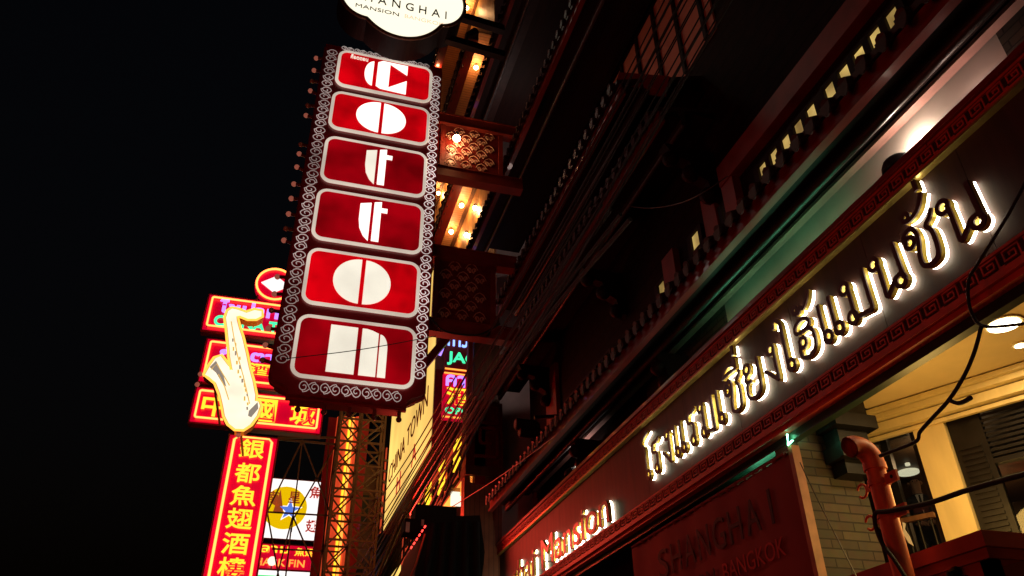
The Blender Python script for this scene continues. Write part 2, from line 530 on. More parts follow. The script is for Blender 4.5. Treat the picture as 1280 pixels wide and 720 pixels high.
# row of low transom windows behind the tile edge
def window(y0, y1, z0, z1, nx, lit=True):
    f = MB()
    for k in range(nx + 1):
        y = y0 + (y1 - y0) * k / nx
        f.box((WX - .075, y - .05, z0), (WX - .012, y + .05, z1))
    for z in (z0, (z0 + z1) / 2, z1): f.box((WX - .07, y0, z - .025), (WX - .015, y1, z + .025))
    fr = build('window', f, M['darkwood'], hotel)
    p = MB(); p.box((WX - .03, y0, z0), (WX - .02, y1, z1))
    build('pane', p, G['pane'] if lit else M['darkint'], fr)
window(4.1, 5.5, 8.22, 8.82, 5); window(5.6, 7.0, 8.22, 8.82, 5); window(7.85, 7.98, 8.2, 8.9, 1); window(8.6, 8.95, 8.3, 9.0, 1)
window(9.85, 10.2, 8.25, 8.85, 1); window(12.3, 14.9, 8.2, 8.7, 7, False)
# carved corbels under the eaves
def corbel(y, z, X=4.9):
    c = MB()
    F = FX(0, y, 0)
    F = Frame((0, y, 0), (1, 0, 0), (0, 0, 1), (0, -1, 0))
    c.prism(F, [(X, z), (WX - .01, z), (WX - .01, z - .95), (WX - .14, z - .9), (WX - .2, z - .62), (WX - .42, z - .5), (WX - .46, z - .28), (X + .12, z - .2)], -.1, .1)
    c.sphere((X + .12, y, z - .22), .13, 10, 6); c.sphere((WX - .42, y, z - .45), .14, 10, 6); c.sphere((WX - .17, y, z - .82), .14, 10, 6)
    build('corbel', c, M['darkwood'], hotel)
for y, z in ((8.05, 9.95), (11.6, 9.95), (15.8, 9.95)): corbel(y, z)
for y in (9.6, 13.2): corbel(y, 7.15, 5.1)

# ------------------------------------------------------------------ recess behind the balcony, right
recess = thing('balcony_recess', (6.5, 5.5, 3.0), 'warm lit balcony recess with cream pilaster and dark glazed doors under the sign band', 'balcony')
FS = Frame((6.9, 6.38, 0), (.461, -.887, 0), (0, 0, 1), (-.887, -.461, 0))
CZ = 5.24
g = MB(); g.box((5.33, -3, CZ), (10.5, 6.88, CZ + .2))
build('ceiling', g, M['ceil'], recess)
g = MB(); g.box((5.45, -3, 2.83), (10.5, 8.6, 3.0))
build('balcony_floor', g, M['darkint'], recess)
a0 = FS.px(1060, 560)[0]
u1, vt = FS.px(1135, 527)
u2 = FS.px(1148, 560)[0]
u3 = FS.px(1203, 600)[0]
uL, vb = FS.px(1175, 515)
doortop = FS.px(1280, 484)[1]
topv = FS.px(1110, 535)[1]
g = MB()
g.fbox(FS, a0 - .6, 6, topv, CZ - .002, -.25, 0)
build('lintel_wall', g, M['cream'], recess)
g = MB()
for dz, n, h in ((.02, .26, .05), (.075, .2, .06), (.15, .12, .1), (.27, .05, .045)): g.fbox(FS, a0 - .6, 6, CZ - dz - h, CZ - dz, .003, n)
build('cornice', g, M['cream'], recess)
g = MB(); g.fbox(FS, u2, u3, 3.003, topv - .003, -.25, .02)
build('pilaster', g, M['cream'], recess)
g = MB(); g.fbox(FS, u2 - .03, u3 + .03, topv - .06, topv - .002, .021, .06)
build('pilaster_cap', g, M['cream'], recess)
# glazed door on the left of the pilaster
d = MB()
d.fbox(FS, a0 - .5, u2 - .005, topv - .09, topv - .004, -.16, -.06)
d.fbox(FS, u2 - .07, u2 - .005, 3.003, topv - .09, -.16, -.06)
ud = FS.px(1120, 620)[0]
d.fbox(FS, ud - .035, ud + .035, 3.003, topv - .09, -.16, -.06)
dl = build('door_frame', d, M['blackmetal'], recess)
d = MB(); d.fbox(FS, a0 - .5, u2 - .07, 3.003, topv - .09, -.115, -.1)
build('pane', d, M['glass'], dl)
# door to the right of the pilaster: louvred header, frame, pane
d = MB()
uR = FS.px(1235, 560)[0]
d.fbox(FS, u3 + .005, 6, topv - .1, topv - .004, -.16, -.05)
d.fbox(FS, u3 + .005, uR, 3.003, topv - .1, -.16, -.06)
for k in range(9): d.fbox(FS, uR, 6, topv - .14 - k * .055, topv - .11 - k * .055, -.15, -.08)
d.fbox(FS, uR, 6, topv - .66, topv - .61, -.16, -.05)
for k in range(26): d.fbox(FS, u3 + .06, uR - .06, 3.1 + k * .06, 3.13 + k * .06, -.058, -.035)
for k in range(1, 5): d.fbox(FS, uR + k * .62 - .03, uR + k * .62 + .03, 3.003, topv - .66, -.16, -.05)
dr = build('door_frame', d, M['blackmetal'], recess)
d = MB(); d.fbox(FS, uR, 6, 3.003, topv - .66, -.115, -.1)
build('pane', d, M['glass'], dr)
# the room behind: back wall, ceiling, a lit inner window
g = MB(); g.fbox(FS, -3.2, 7, 3.0, CZ + .2, -4.2, -4.0); g.fbox(FS, -3.4, -3.2, 3.0, CZ, -4.0, -.3); g.fbox(FS, -3.2, 7, CZ - .25, CZ, -4.0, -.26)
build('room_wall', g, M['darkint'], recess)
g = MB()
for k in range(7): g.fbox(FS, .9 + k * .22, .96 + k * .22, 3.9, 4.95, -3.995, -3.95)
for v in (3.9, 4.3, 4.95): g.fbox(FS, .8, 2.4, v - .03, v + .03, -3.99, -3.94)
rw = build('inner_window', g, M['blackmetal'], recess)
g = MB(); g.fbox(FS, .85, 2.35, 3.92, 4.93, -3.998, -3.985)
build('inner_pane', g, M['brown'], rw)
lamp('room_light', 'POINT', tuple(FS.p(-.4, 4.6, -2.6)), 9, (1, .6, .28), .15)

# balcony parapet, red, with its capping; steel rail in front of the glazed door
par = thing('balcony_parapet', (5.27, 4.88, 2.2), 'red plaster balcony parapet with a moulded capping below the cream pilaster', 'parapet')
LZ = 3.25
g = MB(); g.box((5.34, 4.95, 2.0), (5.44, 6.84, LZ - .125)); g.box((5.34, 4.95, 2.0), (10, 5.05, LZ - .125))
build('wall', g, M['redplaster'], par)
g = MB(); g.box((5.27, 4.88, LZ - .12), (5.5, 6.84, LZ)); g.box((5.5, 4.88, LZ - .12), (10, 5.1, LZ)); g.box((5.305, 4.915, LZ - .2), (5.48, 6.84, LZ - .123)); g.box((5.48, 4.915, LZ - .2), (10, 5.08, LZ - .123))
build('capping', g, M['redplaster'], par)
g = MB(); g.box((5.28, 5.2, 2.7), (5.338, 5.32, 2.98)); g.tube([(5.24, 5.26, 2.6), (5.24, 5.26, 3.0), (5.3, 5.26, 3.02)], .045, 8)
build('wall_bracket', g, M['blackmetal'], par)
rail = thing('balcony_railing', tuple(FS.p(-.3, 3.0, .1)), 'black iron railing with thin balusters in front of the glazed door', 'railing')
rz = FS.px(1160, 648)[1]
g = MB(); g.fbox(FS, a0 - .4, u2 - .01, rz - .025, rz + .025, .07, .13)
build('top_rail', g, M['brown'], rail)
for k in range(9):
    u = u2 - .06 - k * .13
    g = MB(); g.tube([FS.p(u, 3.003, .1), FS.p(u, rz - .025, .1)], .012, 6)
    build('baluster', g, M['blackmetal'], rail)
orn = [FS.px(1134 + dx, 655 + dy) for dx, dy in ((0, 0), (4, 2), (3, 9), (9, 18), (14, 30), (8, 26), (2, 16))]
g = MB(); g.prism(FS, orn, .115, .13)
tag(build('paper_ornament', g, M['shirt'], base=tuple(FS.p(orn[0][0], orn[0][1], .12))), 'small white paper ornament tied to the balcony railing', 'ornament')
# ceiling lamps
for n, (u, v, r, lab) in enumerate(((1254, 404, .14, 'large round white downlight in the balcony ceiling'), (1274, 430, .045, 'small warm spotlight in the balcony ceiling behind the large one'))):
    q = pZ(u, v, CZ)
    t = thing('downlight', (q.x, q.y, CZ), lab, 'ceiling light')
    F = Frame(q, (1, 0, 0), (0, -1, 0), (0, 0, -1))
    h = MB(); h.disc(F, 0, 0, r + .03, .001, .018)
    build('rim', h, M['cream'], t)
    h = MB(); h.disc(F, 0, 0, r, .019, .026)
    build('lamp_lens', h, G['downlight'], t)
    lamp('downlight_lamp', 'AREA', (q.x, q.y, CZ - .05), (26, 12)[n], (1, .68, .28), r * 2, aim=(q.x, q.y, 0), parent=t)
lamp('recess_fill', 'POINT', (6.0, 5.6, 3.9), 52, (1, .6, .15), .35)  # unseen fill lamp added to brighten the recess ceiling
for (px, py, s_, lab) in ((1135, 589, .13, 'oval ceiling lamp glimpsed through the glazed balcony door'), (1134, 579, .03, 'tiny spotlight above the oval lamp inside the glazed door'), (1105, 553, .035, 'tiny spotlight inside the door top beside the orange pipe')):
    q = pZ(px, py, CZ - .27)
    h = MB(); h.disc(Frame(q, (1, 0, 0), (0, -1, 0), (0, 0, -1)), 0, 0, s_, 0, .03, 24, ru=s_)
    tag(build('ceiling_lamp', h, G['palelite'], base=q), lab, 'ceiling light')

# ------------------------------------------------------------------ brick wall beside the recess
bw = thing('brick_wall', (5.9, 6.95, 0), 'brown brick wall return between the red banner and the orange pipe', 'wall')
g = MB(); g.box((5.23, 6.9, 0), (6.07, 7.2, 5.22))
build('brickwork', g, M['brick'], bw)
cb = thing('stepped_bracket', (5.75, 6.7, 4.8), 'dark stepped stone bracket on the brick wall under the sign band', 'bracket')
for k, (s_, z0, z1) in enumerate(((.17, 4.35, 4.5), (.24, 4.503, 4.66), (.19, 4.663, 4.84), (.27, 4.843, 4.99), (.22, 4.993, 5.2))):
    g = MB(); g.box((5.86 - s_, 6.897 - s_ * 1.3, z0), (5.86 + s_, 6.897, z1))
    build('stone_block', g, M['blackmetal'], cb)
g = MB(); F = FY(6.86)
def tubepx(mb, F, pts, r, n=6, off=0.0): mb.tube([F.p(*F.px(a, b), off) for a, b in pts], r, n)
tubepx(g, F, [(984, 543), (985, 556), (1000, 541), (1004, 540)], .011)
tag(build('neon_tube', g, G['greentube'], base=F.p(*F.px(985, 556))), 'thin bent green neon tube at the top corner of the brick wall', 'neon tube')

# drain pipe with elbow, clamps
pipe = thing('drain_pipe', (5.1, 5.5, 2.2), 'orange red drain pipe with an open elbow in front of the brick wall', 'pipe')
pt = pX(1092, 580, 5.05); pb = pX(1130, 718, 5.05)
cx_, cy_ = 5.05, (pt.y + pb.y) / 2
g = MB(); pts = [Vector((cx_, cy_, 1.6)), Vector((cx_, cy_, pt.z - .02))]
g.tube(pts, .084, 20)
build('pipe_body', g, M['pipe'], pipe)
g = MB()
arc = [Vector((cx_ - .15 + .15 * math.cos(a), cy_, pt.z + .15 * math.sin(a))) for a in [R(i) for i in range(0, 126, 9)]]
vs = len(g.v); g.tube(arc, .094, 20)
g.f = [f for f in g.f if len(f) == 4]; g.sm = [True] * len(g.f)
inner = MB(); inner.tube(arc, .08, 20); inner.f = [f[::-1] for f in inner.f if len(f) == 4]
g.add(inner.v, inner.f, True)
g.tube([(cx_, cy_, pt.z - .06), (cx_, cy_, pt.z + .0)], .1, 20)
build('elbow', g, M['pipe'], pipe)
for (a, b) in ((1107, 600), (1118, 641)):
    z = pX(a, b, cx_).z
    g = MB(); g.tube([(cx_, cy_, z - .025), (cx_, cy_, z + .025)], .096, 20)
    g.box((cx_ - .015, cy_ - .24, z - .045), (cx_ + .01, cy_ - .1, z + .045)); g.box((cx_ - .012, cy_ + .1, z - .03), (cx_ + .012, cy_ + .17, z + .03))
    g.tube([(cx_, cy_ + .23 + .06 * math.cos(q), z + .06 * math.sin(q)) for q in [R(i) for i in range(20, 340, 20)]], .012, 6)
    cl = build('clamp', g, M['pipe'], pipe)
    g = MB(); g.tube([(cx_ - .018, cy_ - .18, z), (cx_ - .01, cy_ - .18, z)], .018, 8)
    build('bolt', g, M['blackmetal'], cl)

# red cloth banner under the band
ban = thing('banner', (5.2, 9, 2.4), 'red cloth banner with dark capital lettering hanging below the sign band', 'banner')
F = FX(5.2)
g = MB()
nu, nv = 60, 14
vs = []
for i in range(nu + 1):
    for j in range(nv + 1):
        u = -11.08 + (11.08 - 6.93) * i / nu; v = 2.4 + (4.6 - 2.4) * j / nv
        vs.append(F.p(u, v, .008 * math.sin(i * .35 + j * .16) + .003 * math.sin(i * .9)))
fs = [(i * (nv + 1) + j, (i + 1) * (nv + 1) + j, (i + 1) * (nv + 1) + j + 1, i * (nv + 1) + j + 1) for i in range(nu) for j in range(nv)]
g.add(vs, fs, True)
build('cloth', g, M['banner'], ban)
g = MB(); g.box((5.2, -6.93 * -1, 2.3), (5.3, 6.93 - .07, 4.68))
build('side_post', g, M['woodedge'], ban)
g = MB()
for k in range(20): g.sphere((5.2, 7.0 + k * .205, 4.62), .035, 8, 5)
g.tube([(5.2, 6.95, 4.63), (5.2, 11.08, 4.63)], .02, 6)
build('fringe', g, M['banner'], ban)
y0, y1 = pX(824, 716, 5.2).y, pX(980, 640, 5.2).y
Ls = 'SHANGHAI'
for k, ch in enumerate(Ls):
    c = -y0 + (y0 - y1) * (k + .5) / 8
    wd = .05 if ch == 'I' else .29
    g = MB(); put_text(g, F, ch, c - wd / 2, c + wd / 2, 3.98, 4.36, .018, .024)
    build('letter', g, M['bannertext'], ban)
g = MB()
put_text(g, F, 'MANSION', -y0 + .1, -y0 + 1.5, 3.62, 3.82, .018, .024)
build('lettering', g, M['bannertext'], ban)
g = MB(); put_text(g, F, 'BANGKOK', -y0 + 1.7, -y0 + 3.0, 3.62, 3.82, .018, .024)
build('lettering', g, M['bannerfaint'], ban)

# ------------------------------------------------------------------ the long sign band
band = thing('sign_band', (5.2, 8, 4.9), 'long dark red sign band with key pattern borders and halo lit hotel lettering', 'sign')
BX, B0, B1, BY0, BY1 = 5.2, 4.93, 6.44, 1.2, 22
F = FX(BX)
g = MB()
k = 0
y = BY0
while y < BY1:
    g.box((BX, y + .003, B0 + .15), (BX + .12, min(y + 1.3, BY1) - .003, B1 - .15)); y += 1.3
build('board', g, M['bandwood'], band)
for nm, z0, z1 in (('key_border', B0, B0 + .19), ('key_border', B1 - .18, B1)):
    g = MB(); g.box((BX - .05, BY0, z0 + .02), (BX + .125, BY1, z1 - .02))
    kb = build(nm, g, M['keyline'], band)
    rj = random.Random(int(z0 * 100))
    for za, zb in ((z0, z0 + .026), (z1 - .026, z1)):
        g = MB(); y = BY0
        while y < BY1:
            ln = rj.uniform(2.0, 2.9); dx, dz = rj.uniform(-.004, .004), rj.uniform(-.003, .003)
            g.box((BX - .075 + dx, y + .004, za + dz), (BX + .13, min(y + ln, BY1) - .004, zb + dz)); y += ln
        build('border_rail', g, M['keyred'], kb)
    g = MB()
    a, b = z0 + .04, z1 - .04
    h = b - a; t = .014; p = h * 1.95
    y = BY0
    while y < BY1 - p:
        def seg(u0, v0, u1, v1): g.fbox(F, -y - u0 - t / 2 if u0 < u1 else -y - u0 + t / 2, -y - u1 + t / 2 if u0 < u1 else -y - u1 - t / 2, min(v0, v1) + a - (t / 2 if v0 != v1 else t / 2), max(v0, v1) + a + t / 2, .051, .068)
        q = p
        def H(u0, u1, v): g.fbox(F, -(y + u0) + t / 2, -(y + u1) - t / 2, a + v - t / 2, a + v + t / 2, .051, .068)
        def V(u, v0, v1): g.fbox(F, -(y + u) - t / 2, -(y + u) + t / 2, a + v0, a + v1, .051, .066)
        # a square spiral meander
        V(0.02, 0, h); H(0.02, .8 * q, h); V(.8 * q, .22 * h, h); H(.28 * q, .8 * q, .25 * h); V(.28 * q, .25 * h, .72 * h); H(.28 * q, .55 * q, .7 * h); V(.55 * q, .48 * h, .7 * h)
        H(0.02 - .2 * q, .02, 0)
        y += p
    build('key_pattern', g, M['keyred'], kb)
g = MB(); g.box((BX - .08, BY0, B1 - .206), (BX - .002, BY1, B1 - .183))
build('gold_trim', g, M['gold'], band)
g = MB(); g.box((BX - .11, BY0, B0 - .055), (BX + .05, BY1, B0 - .003)); g.box((BX - .07, BY0, B0 - .11), (BX + .1, BY1, B0 - .058))
build('bottom_rail', g, M['keyred'], band)
g = MB(); g.box((BX + .02, BY0, B0 - .2), (BX + .12, BY1, B0 - .112))
build('under_board', g, M['greendark'], band)
g = MB(); g.box((BX - .11, BY0, B1 + .003), (BX + .14, BY1, B1 + .06))
build('top_rail', g, M['redwood'], band)

def halo_letter(ch, u0, u1, z0, z1, base=None, bold=-.004):
    """a channel letter: dark face, golden return, white neon behind it washing the board"""
    g = MB(); put_text(g, F, ch, u0, u1, z0, z1, .098, .112, .001, base=base)
    l = build('letter', g, M['letterface'], band)
    g = MB(); put_text(g, F, ch, u0, u1, z0, z1, .05, .097, -.003, base=base)
    build('letter_return', g, M['lettergold'], l)
    g = MB(); put_text(g, F, ch, u0, u1, z0, z1, .016, .03, -.008, base=base)
    build('neon_tube', g, G['tubewhite'], l)
    for uu in (u0 + (u1 - u0) * .25, u0 + (u1 - u0) * .8):
        g = MB(); g.tube([F.p(uu, z0 + .12, .0), F.p(uu, z0 + .12, .11)], .012, 6)
        build('stand_off', g, M['chrome'], l)
# looped Thai letters, each drawn as strokes in a box one unit high
def lp(cx, cy, r, a0, a1, n=14): return [(cx + r * math.cos(R(a0 + (a1 - a0) * i / n)), cy + r * math.sin(R(a0 + (a1 - a0) * i / n))) for i in range(n + 1)]
LOOP = .135
E_ = lambda x, top=1.0: [lp(x + .19, .12, LOOP, -200, 160) + [], [(x + .085, top), (x + .085, .14), (x + .11, .05), (x + .19, .012)]]
CONS = {
    'โ': (.5, [lp(.3, .12, LOOP, -200, 160), [(.5, 1.52), (.2, 1.42), (-.02, 1.3), (.06, 1.17), (.17, 1.08), (.19, .95), (.19, .14), (.22, .05), (.3, .012)]]),
    'ร': (.62, [lp(.3, .12, LOOP, 0, 360), [(.405, .12), (.42, .35), (.4, .6), (.2, .66), (.1, .74), (.12, .9), (.25, .98), (.4, .95), (.6, 1.04)]]),
    'ง': (.66, [lp(.42, .87, LOOP, 0, 360), [(.525, .87), (.53, .4), (.52, .03), (.42, .1), (.2, .3), (.02, .44)]]),
    'เ': (.34, E_(0)),
    'แ': (.76, E_(0) + E_(.42)),
    'ม': (.86, [lp(.13, .87, LOOP, 0, 360), lp(.17, .12, LOOP, 0, 360), [(.235, .87), (.25, .6), (.25, .3), (.262, .1), (.32, .06), (.6, .02), (.79, .012), (.8, .3), (.8, .7), (.8, 1.0)]]),
    'น': (.86, [lp(.13, .87, LOOP, 0, 360), lp(.72, .13, LOOP, 0, 360), [(.235, .87), (.25, .6), (.25, .2), (.26, .01), (.42, .1), (.6, .24), (.72, .24)], [(.79, 1.0), (.805, .6), (.825, .13)]]),
    'ย': (.8, [lp(.2, .86, LOOP, -90, 270), [(.2, .755), (.1, .66), (.1, .56), (.2, .5), (.36, .48)], [(.2, .5), (.1, .4), (.08, .2), (.18, .05), (.4, .0), (.62, .05), (.72, .2), (.73, .6), (.73, 1.0)]]),
    'ซ': (.9, [lp(.2, .7, LOOP * .9, 0, 360), [(.105, .7), (.08, .85), (.18, .96), (.27, .9), (.34, .97), (.42, .85), (.42, .6), (.34, .35), (.33, .12), (.42, .02), (.58, .0), (.74, .06), (.8, .25), (.8, .6), (.7, .78), (.86, .9), (.95, 1.04)]]),
    'ช': (.9, [lp(.2, .7, LOOP * .9, 0, 360), [(.105, .7), (.08, .85), (.2, .96), (.36, .94), (.42, .8), (.42, .6), (.34, .35), (.33, .12), (.42, .02), (.58, .0), (.74, .06), (.8, .25), (.8, .6), (.7, .78), (.86, .9), (.95, 1.04)]]),
    'ไ': (.42, [lp(.3, .12, LOOP, -200, 160), [(-.12, 1.3), (-.1, 1.46), (.02, 1.5), (.13, 1.4), (.19, 1.25), (.19, .6), (.19, .14), (.22, .05), (.3, .012)]]),
    'ฮ': (.86, [lp(.31, .42, LOOP * .95, 0, 360), [(.21, .42), (.16, .25), (.22, .07), (.42, .0), (.62, .04), (.75, .18), (.77, .45), (.68, .62), (.45, .68), (.2, .7), (.12, .8), (.2, .93), (.45, .98), (.65, .9), (.7, .78), (.6, .68)]]),
}
MARK = {
    'ี่': [[(.05, 1.14), (.4, 1.16), (.76, 1.14), (.66, 1.3), (.4, 1.38), (.16, 1.3), (.05, 1.14)], [(.76, 1.14), (.77, 1.44)], [(.76, 1.54), (.77, 1.82)]],
    'ั่': [lp(.3, 1.26, .085, 0, 360), [(.24, 1.18), (.45, 1.15), (.68, 1.25), (.86, 1.5)], [(.78, 1.6), (.78, 1.86)]],
    '้': [lp(.3, 1.3, .085, 0, 360), [(.3, 1.2), (.42, 1.18), (.5, 1.3), (.6, 1.2), (.8, 1.34), (.9, 1.55)]],
}
def smooth(P, sub=4):
    P = [Vector(p) for p in P]
    if (P[0] - P[-1]).length < 1e-4: return P
    Q = [P[0] * 2 - P[1]] + P + [P[-1] * 2 - P[-2]]
    o = []
    for i in range(1, len(Q) - 2):
        a, b, c, d = Q[i - 1:i + 3]
        for k in range(sub):
            t = k / sub
            o.append(.5 * ((2 * b) + (c - a) * t + (2 * a - 5 * b + 4 * c - d) * t * t + (3 * b - a - 3 * c + d) * t ** 3))
    return o + [P[-1]]
def stroke(mb, F, P, u0, z0, hx, hz, wid, n0, n1, k):
    """flat ribbon of one stroke, standing from n0 to n1; each stroke a hair prouder than the last so that faces never coincide"""
    P = [(u0 + p[0] * hx, z0 + p[1] * hz) for p in smooth(P)]
    m = len(P)
    clo = (Vector(P[0]) - Vector(P[-1])).length < 1e-4
    vs, fs = [], []
    for i, p in enumerate(P):
        a = Vector(P[i - 1] if i else (P[-2] if clo else P[0])); b = Vector(P[i + 1] if i < m - 1 else (P[1] if clo else P[-1]))
        t = (b - a); t = t.normalized() if t.length > 1e-9 else Vector((1, 0))
        q = Vector((-t.y, t.x)) * wid / 2
        e = n1 + k * .0012 + i * .00004
        for sg, nn in ((1, n0), (1, e), (-1, e), (-1, n0)): vs.append(F.p(p[0] + q.x * sg, p[1] + q.y * sg, nn))
    for i in range(m - 1):
        for j_ in range(4):
            l_ = (j_ + 1) % 4
            fs.append((i * 4 + j_, i * 4 + l_, (i + 1) * 4 + l_, (i + 1) * 4 + j_))
    if not clo: fs += [(3, 2, 1, 0), tuple((m - 1) * 4 + q for q in range(4))]
    mb.add(vs, fs)
def thai_letter(c, mk, u0, z0, hx, hz):
    st = CONS[c][1] + (MARK[mk] if mk else [])
    l = None
    for nm, wid, n0, n1, m in (('letter', .046, .098, .112, M['letterface']), ('letter_return', .04, .05, .0965, M['lettergold']), ('neon_tube', .034, .014, .03, G['tubewhite'])):
        g = MB()
        for k, P in enumerate(st): stroke(g, F, P, u0, z0, hx, hz, wid, n0, n1, k)
        o = build(nm, g, m, band if l is None else l)
        l = l or o
    for uu in (.3, .7):
        g = MB(); g.tube([F.p(u0 + CONS[c][0] * hx * uu, z0 + .1, 0), F.p(u0 + CONS[c][0] * hx * uu, z0 + .1, .06)], .009, 6); build('stand_off', g, M['chrome'], l)
TH = [('โ', ''), ('ร', ''), ('ง', ''), ('แ', ''), ('ร', ''), ('ม', ''), ('เ', ''), ('ซ', 'ี่'), ('ย', ''), ('ง', ''), ('ไ', ''), ('ฮ', '้'), ('แ', ''), ('ม', ''), ('น', ''), ('ช', 'ั่'), ('น', '')]
y0, y1, GAP = 10.2, 3.72, .17
k_ = (y0 - y1) / (sum(CONS[c][0] for c, _ in TH) + GAP * (len(TH) - 1))
cur = -y0
for c, mk in TH:
    thai_letter(c, mk, cur, 5.36, k_, .45)
    cur += (CONS[c][0] + GAP) * k_
print('thai unit', k_)
MN = 'Shanghai Mansion'
ws = [(.3 if c == ' ' else text_geo(c)[3] - text_geo(c)[2]) for c in MN]
y0, y1 = 19.2, 11.6
tot = sum(ws) + .07 * (len(MN) - 1)
k_ = (y0 - y1) / tot
cur = -y0
for c, w_ in zip(MN, ws):
    if c != ' ':
        _, _, _, _, lo, hi = text_geo(c)
        halo_letter(c, cur, cur + w_ * k_, 5.17 + lo * .8, 5.17 + hi * .8)
    cur += (w_ + .07) * k_

# lights hidden behind the band that wash the wall above and below it
def tube_light(y0, y1, x, z, label, m):
    t = thing('tube_light', (x, (y0 + y1) / 2, z), label, 'tube light')
    g = MB(); g.tube([(x, y0, z), (x, y1, z)], .02, 8)
    build('tube', g, m, t)
    g = MB(); g.box((x - .04, y0 - .03, z - .09), (x + .04, y1 + .03, z - .03))
    build('batten', g, M['chrome'], t)
tube_light(5.5, 6.9, 5.48, 6.56, 'long green fluorescent tube behind the top of the sign band', G['greentube'])
tube_light(7.2, 8.3, 5.48, 6.56, 'shorter green fluorescent tube behind the sign band farther along', G['greentube'])
tube_light(7.15, 8.0, 5.45, 4.5, 'green fluorescent tube between the banner and the sign band', G['greentube'])
def flood(px, py, X, power, colr, label):
    q = pX(px, py, X)
    t = thing('flood_lamp', tuple(q), label, 'lamp')
    g = MB()
    prof = [(0, .17), (.06, .165), (.11, .14), (.15, .09), (.165, .0)]
    vs, fs = [], []
    n = 18
    for h, r_ in prof:
        for i in range(n): vs.append(q + Vector((r_ * math.cos(2 * math.pi * i / n), r_ * math.sin(2 * math.pi * i / n), h - .08)))
    for a in range(len(prof) - 1):
        for i in range(n): fs.append((a * n + i, a * n + (i + 1) % n, (a + 1) * n + (i + 1) % n, (a + 1) * n + i))
    g.add(vs, fs, True)
    build('hood', g, M['black'], t)
    g = MB(); g.sphere(q + Vector((.12, .05, .13)), .05, 10, 6)
    build('bulb', g, G['palelite'], t)
    g = MB(); g.bar(q + Vector((0, 0, -.08)), (q.x + .05, q.y, 6.45), .04)
    build('stem', g, M['blackmetal'], t)
    lamp('flood_light', 'POINT', tuple(q + Vector((.17, -.1, .22))), power, colr, .05, parent=t)
flood(1123, 205, 5.45, 17, (1, .84, .66), 'dark hooded flood lamp on the sign band lighting the pale wall')
lamp('corner_fill', 'POINT', (5.6, 3.75, 6.85), 5, (1, .74, .62), .05)  # unseen fill lamp added to brighten the wall corner
flood(716, 590, 5.4, 9, (1, .8, .72), 'far hooded flood lamp above the Latin lettering of the sign band')
# ================================================================== THE BIG VERTICAL SIGN
SY = 13.0
F = FY(SY)
L, Rr, B, T = -.47, 2.27, 7.38, 16.2
cot = thing('nightclub_sign', (.9, SY + .3, B), 'tall red vertical sign of six lit panels reading Cotton with white scroll border', 'sign')
def ogee(l, r, b, t, s_=.34):
    return [(l + s_, b), (r - s_, b), (r - s_, b + s_ * .28), (r - s_ * .72, b + s_ * .5), (r - s_ * .4, b + s_ * .62), (r - s_ * .1, b + s_ * .8), (r, b + s_ * 1.15), (r, t),
            (l, t), (l, b + s_ * 1.15), (l + s_ * .1, b + s_ * .8), (l + s_ * .4, b + s_ * .62), (l + s_ * .72, b + s_ * .5), (l + s_, b + s_ * .28)]
g = MB(); g.prism(F, ogee(L, Rr, B, T), -.12, 0)
build('face_board', g, M['signred'], cot)
g = MB(); g.prism(F, ogee(L - .03, Rr + .03, B - .04, T + .03), -.2, -.123); g.prism(F, ogee(L + .05, Rr - .05, B + .05, T - .05), -.62, -.203)
build('cabinet', g, M['signred'], cot)
def rrect(l, r, b, t, rad, n=6):
    o = []
    for cx, cz, a in ((r - rad, b + rad, -90), (r - rad, t - rad, 0), (l + rad, t - rad, 90), (l + rad, b + rad, 180)):
        for i in range(n + 1): o.append((cx + rad * math.cos(R(a + 90 * i / n)), cz + rad * math.sin(R(a + 90 * i / n))))
    return o
PL, PR = -.16, 2.05
PZ = [(14.90, 16.08), (13.59, 14.74), (12.12, 13.39), (10.66, 11.95), (9.19, 10.47), (7.69, 8.98)]
def ell(cx, cz, rx, rz, a0, a1, n=20): return [(cx + rx * math.cos(R(a0 + (a1 - a0) * i / n)), cz + rz * math.sin(R(a0 + (a1 - a0) * i / n))) for i in range(n + 1)]
SLIT = .019
O_ = lambda c: [ell(c - SLIT, .5, .243, .42, 90, 270), ell(c + SLIT, .5, .243, .42, -90, 90)]
LET = [
    [ell(.375, .5, .10, .36, 95, 265), [(.41, .16), (.46, .1), (.74, .08), (.74, .47), (.545, .17), (.545, .885), (.74, .65), (.74, .93), (.46, .93), (.41, .86)]],
    O_(.505),
    [[(.395, .83), (.5, .88), (.5, .08), (.45, .17), (.41, .32), (.395, .5)], [(.53, .9), (.6, .93), (.6, .8), (.66, .8), (.66, .71), (.6, .71), (.6, .09), (.53, .09)]],
    [[(.395, .83), (.5, .88), (.5, .08), (.45, .17), (.41, .32), (.395, .5)], [(.53, .9), (.6, .93), (.6, .8), (.66, .8), (.66, .71), (.6, .71), (.6, .09), (.53, .09)]],
    O_(.49),
    [[(.265, .1), (.5, .1), (.5, .9), (.265, .9)], [(.54, .1), (.685, .1), (.685, .84), (.63, .88), (.58, .9), (.54, .9)], ell(.7, .58, .07, .25, 0, 90, 10) + [(.7, .1), (.77, .1)]],
]
